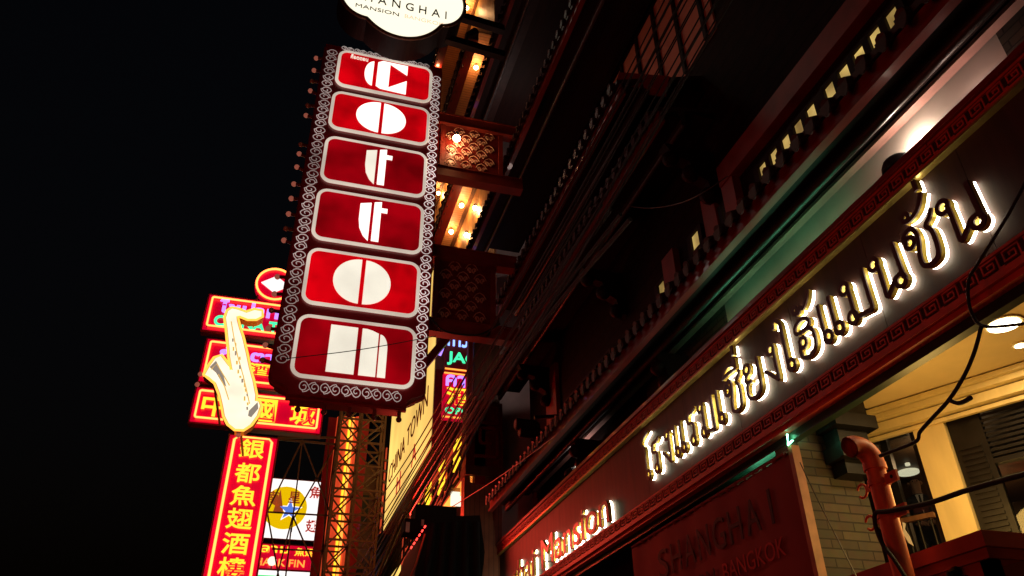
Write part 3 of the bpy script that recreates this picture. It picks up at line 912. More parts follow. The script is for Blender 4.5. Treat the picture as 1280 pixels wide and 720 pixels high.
for i, (b, t) in enumerate(PZ):
    g = MB(); g.prism(F, rrect(PL + .06, PR - .06, b + .05, t - .05, .17), .02, .05)
    p = build('panel', g, G['reddim'] if i in (2, 3, 5) else G['red'], cot)
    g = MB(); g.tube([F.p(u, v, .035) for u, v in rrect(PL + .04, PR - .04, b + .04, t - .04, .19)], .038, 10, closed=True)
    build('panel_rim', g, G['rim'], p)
    for sx_ in (PL + .1, PR - .1):
        for sz_ in (b + .1, t - .1):
            g = MB(); g.tube([F.p(sx_, sz_, .05), F.p(sx_, sz_, .066)], .016, 8); build('screw', g, M['chrome'], p)
    for poly in LET[i]:
        g = MB(); g.prism(F, [(PL + .06 + (PR - PL - .12) * u, b + .05 + (t - b - .1) * v) for u, v in poly], .052, .07)
        build('letter', g, G['white'] if i < 4 and not (i == 2 and poly[0][0] < .5) else G['whitedim'], p)
    if i == 0:
        g = MB(); put_text(g, F, 'ค็อตตอน', PL + .28, PL + .68, t - .24, t - .1, .052, .058, .03)
        build('small_lettering', g, G['whitedim'], p)
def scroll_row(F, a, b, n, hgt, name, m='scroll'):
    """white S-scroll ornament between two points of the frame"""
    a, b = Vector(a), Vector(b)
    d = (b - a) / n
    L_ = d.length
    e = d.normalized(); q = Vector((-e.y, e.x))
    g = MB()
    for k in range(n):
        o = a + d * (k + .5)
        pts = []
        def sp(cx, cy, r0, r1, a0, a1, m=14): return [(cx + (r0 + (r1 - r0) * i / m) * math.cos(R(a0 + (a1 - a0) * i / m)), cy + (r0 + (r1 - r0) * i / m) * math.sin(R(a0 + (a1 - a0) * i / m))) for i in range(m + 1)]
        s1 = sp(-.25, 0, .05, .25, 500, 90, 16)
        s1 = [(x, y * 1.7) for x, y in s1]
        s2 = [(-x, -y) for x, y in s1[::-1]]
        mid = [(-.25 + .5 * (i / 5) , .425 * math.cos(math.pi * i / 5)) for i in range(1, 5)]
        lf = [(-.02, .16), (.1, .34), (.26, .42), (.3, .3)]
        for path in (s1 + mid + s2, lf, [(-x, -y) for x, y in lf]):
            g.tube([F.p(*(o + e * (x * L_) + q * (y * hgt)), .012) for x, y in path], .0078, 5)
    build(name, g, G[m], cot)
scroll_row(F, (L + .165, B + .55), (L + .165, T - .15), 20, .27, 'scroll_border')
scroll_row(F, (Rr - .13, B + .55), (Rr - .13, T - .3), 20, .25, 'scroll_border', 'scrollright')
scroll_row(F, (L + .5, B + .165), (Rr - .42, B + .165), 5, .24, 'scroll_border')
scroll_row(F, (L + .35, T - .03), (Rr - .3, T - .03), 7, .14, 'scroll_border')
def bulb(parent, a, d, lit):
    a, d = Vector(a), Vector(d)
    g = MB(); g.tube([a, a + d * .1], .035, 8)
    s_ = build('bulb_socket', g, M['socket'], parent)
    g = MB(); g.sphere(a + d * .14, .055, 10, 6)
    build('bulb_globe', g, lit, s_)
rb = random.Random(5)
for k in range(22):
    if k in (6, 15): continue
    bulb(cot, (L - .03, SY + .17 + rb.uniform(-.03, .03), B + .62 + k * .373 + rb.uniform(-.05, .05)), (-1, rb.uniform(-.15, .15), rb.uniform(-.12, .25)), G['deadbulb'] if rb.random() < .7 else M['fret'])
for k in range(5): bulb(cot, (L + .55 + k * .45, SY + .42, B + .05), (0, 0, -1), M['socket'])

# brackets: two beams with a pierced fretwork panel between them, bolted to the eaves
def bracket(z0, z1, x0, x1, label, dense):
    t = thing('sign_bracket', (2.6, SY + .3, z0), label, 'bracket')
    y = SY + .3
    for z in (z0, z1):
        g = MB(); g.box((Rr - .3, y - .1, z - .13), (x1, y + .1, z + .13)); g.box((Rr - .3, y - .13, z - .155), (x1, y + .13, z - .133)); g.box((Rr - .3, y - .13, z + .133), (x1, y + .13, z + .155))
        build('beam', g, M['redbeam'], t)
    f = FY(y)
    g = MB()
    g.fbox(f, x0 + .04, x1 - .55, z0 + .16, z1 - .16, -.02, .02)
    build('fret_backing', g, M['redwood'], t)
    for a in (x0, x1 - .5):
        g = MB(); g.box((a - .05, y - .05, z0 + .16), (a + .05, y + .05, z1 - .16))
        build('post', g, M['redbeam'], t)
    g = MB()
    rnd = random.Random(int(z0 * 10))
    for i in range(3):
        for j in range(6):
            cx = x0 + .2 + i * .36 + (.18 if j % 2 else 0); cz = z0 + .3 + j * (z1 - z0 - .6) / 5
            if cx > x1 - .7: continue
            s_ = .13
            for sg in (-1, 1):
                pts = []
                for k in range(16):
                    an = R(-90 + 330 * k / 15); r_ = s_ * (.62 - .5 * k / 15)
                    pts.append(f.p(cx + sg * (s_ * .5 - r_ * math.cos(an) * .8), cz + r_ * math.sin(an) + (.1 if k < 1 else 0), .035))
                g.tube(pts, .014, 5)
            g.tube([f.p(cx - s_, cz + .02, .035), f.p(cx - s_ * .6, cz + s_ * .9, .035), f.p(cx, cz + s_ * 1.25, .035), f.p(cx + s_ * .6, cz + s_ * .9, .035), f.p(cx + s_, cz + .02, .035)], .012, 5)
    build('fretwork', g, M['fret'], t)
bracket(9.25, 11.0, 2.42, 4.12, 'lower fretwork bracket tying the tall red sign to the hotel eave', True)
bracket(13.2, 14.8, 2.42, 4.3, 'upper fretwork bracket tying the tall red sign to the hotel eave', True)
arm = thing('double_bracket', (3, 12.6, 16.4), 'dark double arm holding the cloud shaped white sign', 'bracket')
for z in (16.55, 17.5):
    g = MB(); g.bar((2.2, 12.4, z), (3.7, 12.6, z + .1), .16, .2)
    build('beam', g, M['blackmetal'], arm)

# ------------------------------------------------------------------ cloud shaped white sign above it
CYY = 11.9
F = FY(CYY)
cl = thing('cloud_sign', (1.1, CYY + .35, 15.7), 'white cloud shaped light box with dark capital lettering above the tall sign', 'sign')
def lobes(k=0.0):
    # union outline of a wide scalloped cloud
    cs = [(1.08, 17.15, 1.06 + k, 1.45 + k), (.32, 16.95, .64 + k, .86 + k), (1.93, 17.2, .58 + k, .8 + k), (.4, 17.9, .75 + k, .8 + k), (1.8, 18.0, .7 + k, .8 + k)]
    c0 = (1.1, 17.3)
    out = []
    for i in range(160):
        a = 2 * math.pi * i / 160
        d = (math.cos(a), math.sin(a)); best = 0
        for cx, cz, rx, rz in cs:
            # ray-ellipse
            px, pz = (c0[0] - cx) / rx, (c0[1] - cz) / rz
            dx, dz = d[0] / rx, d[1] / rz
            A, Bq, C = dx * dx + dz * dz, 2 * (px * dx + pz * dz), px * px + pz * pz - 1
            D = Bq * Bq - 4 * A * C
            if D > 0: best = max(best, (-Bq + math.sqrt(D)) / (2 * A))
        out.append((c0[0] + d[0] * best, c0[1] + d[1] * best))
    return out
g = MB(); g.prism(F, lobes(.0), -.02, 0)
build('lit_face', g, G['cloud'], cl)
g = MB(); g.prism(F, lobes(.03), -.68, -.023)
build('cabinet', g, M['darkwood'], cl)
g = MB(); g.tube([F.p(u, v, -.005) for u, v in lobes(.035)], .045, 8, closed=True)
build('rim', g, M['brown'], cl)
g = MB()
q0, q1 = F.px(443, -6), F.px(558, 22)
lw = [text_geo(ch)[3] - text_geo(ch)[2] for ch in 'SHANGHAI']
sc_ = (q1[0] - q0[0]) / (sum(lw) + 7 * .42)
cu = q0[0]
for ch, wd in zip('SHANGHAI', lw):
    g = MB(); put_text(g, F, ch, cu, cu + wd * sc_, 16.62, 16.88, .003, .012, .004)
    cu += (wd + .42) * sc_
    build('letter', g, M['bannertext'], cl)
g = MB()
q0, q1 = F.px(445, 3), F.px(499, 16)
put_text(g, F, 'MANSION', q0[0], q1[0], 16.34, 16.46, .003, .01, .0)
build('lettering', g, M['bannertext'], cl)
g = MB(); q0, q1 = F.px(506, 18), F.px(555, 30)
put_text(g, F, 'BANGKOK', q0[0], q1[0], 16.34, 16.46, .003, .01, .0)
build('lettering', g, G['palepink'], cl)

# ================================================================== NEON SIGNS DOWN THE STREET
def neon_board(name, label, Y, l, r, b, t, depth=.4, cat='sign', m='boardred', group=None):
    f = FY(Y)
    o = thing(name, ((l + r) / 2, Y, b), label, cat, group)
    g = MB(); g.fbox(f, l, r, b, t, -depth, -.02)
    build('cabinet', g, M['signred'], o)
    g = MB(); g.fbox(f, l + .05, r - .05, b + .05, t - .05, -.019, 0)
    build('face', g, G[m], o)
    return o, f
def border(o, f, l, r, b, t, ins=.18, rad=.035, m='neonborder'):
    g = MB(); g.tube([f.p(u, v, .1) for u, v in rrect(l + ins, r - ins, b + ins, t - ins, .06, 3)], rad, 8, closed=True)
    build('neon_border', g, G[m], o)
    g = MB(); 
    for u, v in ((l + ins, b + ins), (r - ins, b + ins), (r - ins, t - ins), (l + ins, t - ins)):
        g.tube([f.p(u, v, 0), f.p(u, v, .1)], .02, 6)
    build('tube_clip', g, M['black'], o)
def ntext(o, f, s_, l, r, b, t, m, bold=.02, name='neon_lettering', mirror=False):
    g = MB(); put_text(g, f, s_, l, r, b, t, .05, .09, bold, mirror=mirror)
    build(name, g, G[m], o)

Y = 26.0
o, f = neon_board('china_town_sign', 'red neon sign with purple Thai line over green CHINA TOWN, behind the saxophone', Y, -3.5, .9, 15.2, 16.72)
border(o, f, -3.5, .9, 15.2, 16.72)
ntext(o, f, 'ไชน่าทาวน์', -3.05, .3, 15.98, 16.52, 'neonpurple', .03)
ntext(o, f, 'CHINA TOWN', -3.12, .5, 15.42, 15.85, 'neongreen', .03)
o, f = neon_board('restaurant_sign', 'magenta neon board with purple Thai line and yellow characters, middle of the three boards', Y, -3.24, .95, 13.24, 14.95)
border(o, f, -3.24, .95, 13.24, 14.95)
ntext(o, f, 'ภัตตาคาร', -2.75, .4, 14.2, 14.66, 'neonpurple', .03)
ntext(o, f, '大酒家', -2.4, -.2, 13.72, 14.15, 'neonyellow', .02)
ntext(o, f, 'OPEN', -.5, .3, 13.5, 13.66, 'neongreen', .02)
o, f = neon_board('characters_sign', 'wide red neon board with three yellow characters, lowest of the three boards', Y, -3.24, 1.03, 11.78, 13.1)
border(o, f, -3.24, 1.03, 11.78, 13.1)
for k, (ch, x) in enumerate((('中', -2.5), ('國', -.95), ('城', .35))): ntext(o, f, ch, x - .42, x + .42, 12.05, 12.85, 'neonyellow', .012, 'neon_character')
lamp('neon_spill_fill', 'AREA', (2.9, 19.5, 7.0), 150, (1, .06, .035), 1.2, aim=(5.2, 14, 5.0))  # unseen lamp added to strengthen the neon red on the band
# round sign
cc = f.px(344, 356)
t = thing('round_sign', (cc[0], Y, cc[1] - .8), 'round red neon sign with a white diamond above the CHINA TOWN board', 'sign')
g = MB(); g.disc(f, cc[0], cc[1], .72, -.3, 0); build('disc', g, G['boardred'], t)
g = MB(); g.tube([f.p(cc[0] + .66 * math.cos(a), cc[1] + .66 * math.sin(a), .06) for a in [R(i) for i in range(0, 360, 12)]], .04, 8, closed=True); build('neon_ring', g, G['neonborder'], t)
g = MB(); g.prism(f, [(cc[0] - .5, cc[1]), (cc[0], cc[1] - .36), (cc[0] + .5, cc[1]), (cc[0], cc[1] + .36)], .01, .05); build('diamond', g, G['whitesign'], t)
g = MB(); g.tube([f.p(cc[0], cc[1] - .7, -.15), f.p(cc[0], 16.74, -.15)], .05, 6); g.tube([f.p(cc[0] - .55, cc[1] - .4, -.15), f.p(cc[0] - .55, 16.74, -.15)], .03, 6); build('stem', g, M['steel'], t)
# tall sign
Y = 25.4
o, f = neon_board('tall_character_sign', 'tall narrow red neon sign with six yellow characters in a column', Y, -1.87, -.3, 6.55, 11.32)
g = MB()
for x in (-1.66, -.5): g.tube([f.p(x, 6.7, .1), f.p(x, 11.1, .1)], .04, 8)
g.tube([f.p(-1.66, 11.1, .1), f.p(-1.55, 11.2, .1), f.p(-.6, 11.2, .1), f.p(-.5, 11.1, .1)], .03, 8)
build('neon_border', g, G['neonborder'], o)
for ch, (a, b_) in zip('銀都魚翅酒樓', ((315, 562), (309, 592), (301, 620), (299, 649), (294.5, 680), (288, 711))):
    c = f.px(a, b_)
    ntext(o, f, ch, -1.08 - .38, -1.08 + .38, c[1] - .31, c[1] + .31, 'neonyellow', .012, 'neon_character')

# the saxophone
SX = 22.0
f = FY(SX)
sx = thing('saxophone_sign', (-1.6, SX, 10.1), 'glowing saxophone shaped sign in front of the red neon boards', 'sign')
OUT = [(327, 389), (318, 387.5), (308, 391), (297, 387), (290, 385.5), (285, 389), (282.5, 397), (284.5, 411), (286.5, 431), (287.5, 445), (291, 463), (285, 457), (276, 445), (269, 448), (262, 458), (256.5, 468), (261, 470.5), (270, 478), (275.5, 492), (279, 507), (281, 519), (286, 529), (294, 535.5), (304, 536), (313, 530), (321, 519), (325, 507), (323, 502), (318.5, 501), (319, 494), (315.5, 476), (311, 460), (307.5, 443), (302.5, 422), (298.5, 410), (296, 400), (295.5, 395), (300, 394), (310, 398), (320, 398), (327, 394.5)]
pol = [f.px(a, b_) for a, b_ in OUT]
def grow(pl, d):
    o_ = []
    n = len(pl)
    ar = sum(pl[i - 1][0] * pl[i][1] - pl[i][0] * pl[i - 1][1] for i in range(n))
    sg = 1 if ar > 0 else -1
    for i in range(n):
        a, b_ = Vector(pl[i - 1]), Vector(pl[(i + 1) % n])
        t_ = (b_ - a).normalized()
        o_.append((pl[i][0] + sg * t_.y * d, pl[i][1] - sg * t_.x * d))
    return o_
g = MB(); g.prism(f, pol, -.02, 0); build('lit_face', g, G['sax'], sx)
g = MB(); g.prism(f, grow(pol, .05), -.42, -.023); build('cabinet', g, M['gold'], sx)
g = MB(); g.tube([f.p(u, v, .0) for u, v in grow(pol, .05)], .035, 6, closed=True); build('neon_outline', g, glow('sax_outline', (1, .36, .05), 2.2), sx)
for pl in ([(289, 402), (292, 420), (297, 445), (304, 470), (312, 505)], [(264, 462), (271, 455), (280, 470), (287, 482)], [(273, 468), (281, 484), (286, 500)]):
    g = MB(); g.tube([f.p(*f.px(a, b_), .006) for a, b_ in pl], .018, 5); build('tube_line', g, G['saxgold'], sx)
rnd = random.Random(3)
for k in range(16):
    tt = k / 15
    a, b_ = 293 + 17 * tt + rnd.uniform(-4, 3), 425 + 85 * tt
    c = f.px(a, b_)
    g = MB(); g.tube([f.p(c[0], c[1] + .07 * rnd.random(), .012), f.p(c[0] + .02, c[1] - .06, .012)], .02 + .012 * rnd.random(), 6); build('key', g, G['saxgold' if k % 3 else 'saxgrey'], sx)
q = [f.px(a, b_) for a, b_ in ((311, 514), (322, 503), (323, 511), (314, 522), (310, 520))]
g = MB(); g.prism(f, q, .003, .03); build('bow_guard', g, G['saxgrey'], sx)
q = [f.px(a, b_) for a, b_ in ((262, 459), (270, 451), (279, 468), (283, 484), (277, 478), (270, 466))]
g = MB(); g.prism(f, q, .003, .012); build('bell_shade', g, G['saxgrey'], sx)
for (a, b_) in ((250, 463), (246, 476), (312, 384), (298, 540)):
    c = f.px(a, b_)
    bl = MB(); bl.sphere(f.p(c[0], c[1], -.25), .07, 8, 6); build('marker_bulb', bl, G['deadbulb'], sx)
g = MB()
for (a, b_) in ((268, 478), (304, 430), (300, 520)):
    c = f.px(a, b_); g.bar(f.p(c[0], c[1], -.4), f.p(c[0] + .1, c[1], -3.2), .06)
build('support', g, M['steel'], sx)

# white square sign, red and green boards below it
Y = 39.0
o, f = neon_board('star_sign', 'white square light box with a yellow disc, sail and blue star beside red characters', Y, -1.6, 2.22, 11.55, 14.48, m='whitesign')
g = MB(); g.disc(f, .3, 13.05, 1.03, .003, .02, 40); build('yellow_disc', g, G['yellowdisc'], o)
c = f.px(362, 638)
st = [(c[0] + (.5 if k % 2 == 0 else .2) * math.sin(R(36 * k)), c[1] + (.5 if k % 2 == 0 else .2) * math.cos(R(36 * k))) for k in range(10)]
g = MB(); g.prism(f, [(c[0] + (x - c[0]) * 1.25, c[1] + (z - c[1]) * 1.25) for x, z in st], .022, .03); build('star_outline', g, G['whitesign'], o)
g = MB(); g.prism(f, st, .032, .04); build('star', g, G['bluestar'], o)
q = [f.px(a, b_) for a, b_ in ((341, 640), (351, 612), (354, 640))]
g = MB(); g.prism(f, q, .022, .036); g.prism(f, [f.px(a, b_) for a, b_ in ((337, 628), (346, 618), (347, 634))], .022, .036); build('sail', g, G['ship'], o)
for ch, (a, b_), s_, m in (('南', (341, 621), .28, 'ship'), ('星', (368, 622), .28, 'ship'), ('魚', (395, 616), .3, 'redink'), ('翅', (390, 658), .3, 'redink')):
    c = f.px(a, b_)
    g = MB(); put_text(g, f, ch, c[0] - s_, c[0] + s_, c[1] - s_, c[1] + s_, .021, .045, .02); build('character', g, G[m], o)
o, f = neon_board('shark_fin_sign', 'red board with yellow Thai and English lettering under the white square sign', 38.0, -1.6, 2.1, 9.95, 11.1)
q = f.px(337, 690)
ntext(o, f, 'หูฉลาม', -1.5, .75, 10.55, 10.98, 'neonyellow', .01)
ntext(o, f, '魚翅', 1.0, 1.9, 10.6, 10.95, 'neonyellow', .01)
ntext(o, f, 'SHARK FIN', -.9, 1.5, 10.1, 10.42, 'orangetext', .01)
c = f.px(340, 703)
t = thing('round_lamp', tuple(f.p(c[0], c[1], .25)), 'round white lamp in front of the red board', 'lamp')
g = MB(); g.sphere(f.p(c[0], c[1], .25), .2, 12, 8); build('globe', g, G['cloud'], t)
g = MB(); g.tube([f.p(c[0], c[1], .1), f.p(c[0], c[1] - .8, 0)], .03, 6); build('stem', g, M['steel'], t)
o, f = neon_board('green_sign', 'green lit board with a white top edge at the foot of the sign stack', 37.5, -1.7, 2.1, 8.6, 9.85, m='greensign')
g = MB(); g.fbox(f, -1.65, 2.05, 9.6, 9.8, .003, .03); build('white_strip', g, G['whitesign'], o)

# steel frames that carry the signs
def lattice(name, label, Y, cols_, rows, r=.045, diag=True, depth=.9):
    x0, z0, z1 = cols_[0], rows[0], rows[-1]
    t = thing(name, (x0, Y, z0), label, 'steel frame')
    g = MB()
    for yy in (Y, Y + depth):
        for x in cols_: g.bar((x, yy, z0), (x, yy, z1), r * 1.5)
        for z in rows: g.bar((cols_[0], yy, z), (cols_[-1], yy, z), r * 1.3)
        if diag:
            for i in range(len(rows) - 1):
                for j in range(len(cols_) - 1):
                    a, b_ = (cols_[j], cols_[j + 1]) if (i + j) % 2 else (cols_[j + 1], cols_[j])
                    g.bar((a, yy + .03, rows[i]), (b_, yy + .03, rows[i + 1]), r)
                    if yy > Y: g.bar((b_, yy + .05, rows[i]), (a, yy + .05, rows[i + 1]), r)
    for x in cols_:
        for z in rows: g.bar((x, Y, z), (x, Y + depth, z), r)
    build('truss', g, M['steel'], t)
    return t
rows = [0 + k * 1.1 for k in range(0, 15)]
lattice('lattice_tower', 'rusty steel lattice tower lit orange beside the yellow sign', 27.0, [1.72, 2.45, 3.3], [k * .86 for k in range(0, 18)], .05)
t = thing('steel_scaffold', (-.2, 28, 6), 'thin steel frame with crossed bars in front of the white square sign', 'steel frame')
f = FY(28.0)
def barpx(mb, f, a, b_, w_): mb.bar(f.p(*f.px(*a)), f.p(*f.px(*b_)), w_)
for a, b_ in (((347, 549), (425, 556)), ((347, 547), (425, 547)), ((424, 520), (397, 730)), ((411, 548), (402, 730)), ((340, 686), (425, 690)), ((335, 640), (420, 645)), ((378, 550), (334, 640)), ((378, 550), (364, 665)), ((378, 550), (412, 640)), ((422, 552), (366, 650)), ((366, 645), (345, 725)), ((366, 645), (400, 725)), ((364, 660), (356, 730)), ((334, 640), (350, 730))):
    g = MB(); barpx(g, f, a, b_, .07 if a[0] == 347 else .05); build('bar', g, M['steel'], t)
# neon column behind the tower, dark buildings
t = thing('neon_column', (2.0, 29.5, 0), 'tall column of yellow and red neon tubes behind the lattice tower', 'neon column')
f = FY(29.5)
for a, b_, m, r_ in ((432, 413, 'orangepanel', .14), (438, 419, 'neonyellow', .045), (442, 423, 'orangetext', .05), (426, 408, 'orangepanel', .14), (448, 429, 'orangepanel', .12)):
    p0, p1 = f.px(a, 522), f.px(b_, 712)
    g = MB(); g.tube([f.p(p0[0], p0[1]), f.p(p0[0], p1[1] - 4)], r_, 8); build('neon_tube', g, G[m], t)
g = MB(); g.fbox(f, 1.4, 3.0, 0, 14, -.3, -.2); build('backing', g, M['signred'], t)
t = thing('aged_building', (3.6, 34, 0), 'aged brown building behind the lattice tower', 'building')
g = MB(); g.box((2.4, 33.5, 0), (3.9, 42, 13.6)); build('wall', g, M['aged'], t)
for zz in (5, 8, 11):
    for xx in (2.7, 3.3):
        g = MB(); g.box((xx, 33.44, zz), (xx + .35, 33.497, zz + 1.2)); build('window', g, M['blackmetal'], t)
lamp('tower_fill', 'POINT', (2.2, 25.4, 8.6), 11, (1, .32, .1), .3)  # unseen fill lamp added to light the tower orange
# ================================================================== NEIGHBOURING BUILDINGS
nb = thing('lit_soffit_building', (5.5, 28, 0), 'far building with orange plank soffits, bare bulbs and scalloped tile edges behind the tall sign', 'building')
g = MB(); g.box((5.26, 18.9, 0), (9.5, 44, 36)); build('wall', g, M['greywall'], nb)
g = MB(); g.box((5.225, 19.0, 12.4), (5.257, 44, 36)); build('lit_wall', g, M['yellowwood'], nb)
for n, z in enumerate((19.5, 24.86, 30.2)):
    X = 4.2 if n < 2 else 4.0
    g = MB(); g.box((X + .42, 19.0, z + .42), (5.22, 44, z + .48)); so_ = build('soffit', g, M['soffit'], nb)
    g = MB(); g.box((X + .06, 19.0, z - .02), (X + .417, 44, z + .4)); build('fascia', g, M['redwood'], so_)
    g = MB()
    k = 19.0
    while k < 40:
        g.tube([(X + .02, k, z + .05), (X + .3, k, z + .42)], .16, 8)
        g.prism(Frame((X - .02, k, z), (0, -1, 0), (0, 0, 1), (-1, 0, 0)), [(-.17, .05), (.17, .05), (.13, -.13), (0, -.2), (-.13, -.13)], 0, .04); k += .46
    build('tile_edge', g, M['tile'], so_)
    g = MB(); g.box((5.1, 19.0, z + .3), (5.22, 44, z + .415)); build('wall_trim', g, M['brown'], so_)
def soffit_bulb(p, lab):
    t = thing('bare_bulb', tuple(p), lab, 'light bulb', 'bare bulbs under the far soffits')
    g = MB(); g.tube([p, p + Vector((0, 0, .1))], .05, 8); build('lamp_holder', g, M['chrome'], t)
    g = MB(); g.sphere(p - Vector((0, 0, .07)), .085, 12, 8); build('globe', g, G['bulb'], t)
    lamp('bulb_light', 'POINT', tuple(p - Vector((0, .1, .32))), 8 if 'bracket' in lab else 24, (1, .5, .2), .08, parent=t)
for (a, b_, z, lab) in ((577, 255, 19.8, 'warm bare bulb nearer the street end of the middle plank soffit'), (564, 288, 19.8, 'warm bare bulb at the far end of the middle plank soffit'), (548, 240, 25.1, 'warm bare bulb half beside the edge of the tall sign'), (547, 80, 30.45, 'warm bare bulb just below the cloud shaped sign')):
    soffit_bulb(pZ(a, b_, z), lab)
soffit_bulb(pY(571, 170, 13.05), 'warm bare bulb hanging in front of the upper fretwork bracket')
for (a, b_, lab) in ((583, 292, 'warm bulb on the varnished wall, the farther one'), (594, 258, 'warm bulb on the varnished wall, the nearer one')):
    soffit_bulb(pX(a, b_, 5.14), lab)
for y in (20.5, 27, 31): soffit_bulb(Vector((4.9, y, 25.15)), 'warm bare bulb under the upper plank soffit')
for y in (22, 31): soffit_bulb(Vector((4.8, y, 30.5)), 'warm bare bulb under the topmost plank soffit')

ra = thing('restaurant_building', (4.8, 18.6, 0), 'red restaurant front with a raised key pattern panel over brown ribbed shutters', 'building')
F = FY(18.3)
g = MB(); g.fbox(F, 4.3, 5.25, 8.35, 10.1, -.5, 0); pn = build('red_panel', g, M['redwood'], ra)
g = MB()
for pts in ([(4.5, 8.6), (5.1, 8.6), (5.1, 9.35), (4.65, 9.35), (4.65, 8.95), (4.95, 8.95)], [(4.35, 9.5), (5.1, 9.5), (5.1, 9.95), (4.5, 9.95)]):
    for a, b_ in zip(pts[:-1], pts[1:]): g.bar(F.p(a[0], a[1], .02), F.p(b_[0], b_[1], .02), .07)
build('key_relief', g, M['redbeam'], pn)
g = MB(); g.fbox(F, 4.28, 5.3, 8.1, 8.34, -.5, .04); build('lintel', g, M['brown'], ra)
g = MB(); g.fbox(F, 4.3, 5.25, 0, 8.09, -.45, -.1); build('ribbed_shutter', g, M['ribbed'], ra)
g = MB(); g.fbox(F, 4.55, 5.25, 10.15, 12.9, -.55, -.25); build('timber_panel', g, M['brown'], ra)
g = MB(); g.fbox(F, 4.38, 4.5, 10.15, 13.2, -.5, -.3); build('post', g, M['redbeam'], ra)
wl = thing('strip_light', (4.3, 19.5, 7.6), 'bright white strip light under the red sign beside the ribbed shutters', 'lamp')
F2 = FY(19.5); a_, b_ = F2.px(566, 628), F2.px(587, 621)
g = MB(); g.fbox(F2, a_[0], b_[0], a_[1], b_[1] + .1, -.3, 0); build('diffuser', g, G['cloud'], wl)
g = MB(); g.fbox(F2, a_[0] - .04, b_[0] + .04, b_[1] + .103, b_[1] + .2, -.35, .03); build('housing', g, M['chrome'], wl)

lamp('side_wall_fill', 'POINT', (5.0, 15.6, 16.6), 26, (1, .72, .64), .15)  # two unseen fill lamps added to lift the grey side wall
lamp('side_wall_fill', 'POINT', (5.35, 17.7, 10.9), 5, (1, .7, .62), .1)
# long yellow light box and the red sign under it, both along the facade
ys = thing('yellow_sign', (4.4, 27, 10.4), 'long pale yellow lit sign with dark CHINA TOWN lettering along the far facade', 'sign')
F = FX(4.2)
g = MB(); g.fbox(F, -32.2, -22.7, 10.4, 17.6, -.02, 0); build('lit_face', g, G['yellowpanel'], ys)
g = MB(); g.fbox(F, -32.3, -22.6, 10.3, 17.7, -.4, -.023); build('cabinet', g, M['redwood'], ys)
g = MB(); put_text(g, F, 'CHINA TOWN', -31.6, -23.4, 12.1, 12.85, .01, .03, -.01); build('lettering', g, M['banner'], ys)
for ch, u in (('H', -29.2), ('A', -26.0)):
    g = MB(); put_text(g, F, ch, u, u + .9, 10.9, 11.6, .01, .03, 0); build('lettering', g, G['redink'], ys)
g = MB(); g.prism(F, [(-31.0, 15.9), (-30.2, 15.2), (-29.4, 15.9), (-29.8, 16.4), (-30.2, 16.1), (-30.6, 16.4)], .01, .04); build('heart', g, G['redink'], ys)
re_ = thing('red_end_sign', (3.8, 32.5, 10), 'narrow red lit sign at the far end of the yellow sign', 'sign')
F = FY(32.5); a_, b_ = F.px(476, 650), F.px(490, 560)
g = MB(); g.fbox(F, a_[0], 4.15, a_[1] - .5, b_[1], -.2, 0); build('lit_face', g, G['orangepanel'], re_)
g = MB()
for k in range(6): g.bar(F.p(a_[0] + .1, a_[1] + k * .5, .02), F.p(4.05, a_[1] + .3 + k * .45, .02), .09)
build('pattern', g, M['redwood'], re_)
rs = thing('red_facade_sign', (4.6, 23, 7.8), 'long red sign with dark key pattern and orange characters below the yellow sign', 'sign')
F = FX(4.5)
g = MB(); g.fbox(F, -29, -18.4, 8.35, 9.75, -.02, 0); build('lit_face', g, G['orangepanel'], rs)
g = MB(); g.fbox(F, -29.1, -18.3, 7.9, 9.85, -.3, -.023); build('cabinet', g, M['signred'], rs)
g = MB(); g.fbox(F, -27, -18.4, 7.95, 8.3, 0, .06); build('orange_strip', g, G['orangetext'], rs)
g = MB()
for k in range(9):
    u = -28.3 + k * 1.08
    for a, b_ in (((0, 0), (0, .8)), ((0, .8), (.7, .8)), ((.7, .8), (.7, .25)), ((.7, .25), (.3, .25)), ((.3, .25), (.3, .55)), ((0, 0), (.95, 0))): g.bar(F.p(u + a[0], 8.5 + a[1], .03), F.p(u + b_[0], 8.5 + b_[1], .03), .07)
build('key_pattern', g, M['darkwood'], rs)
for k, ch in enumerate('海鮮酒家'):
    g = MB(); u = -26.2 + k * 2.0; put_text(g, F, ch, u, u + .9, 8.75, 9.6, .08, .12, .02); build('character', g, G['neonyellow'], rs)
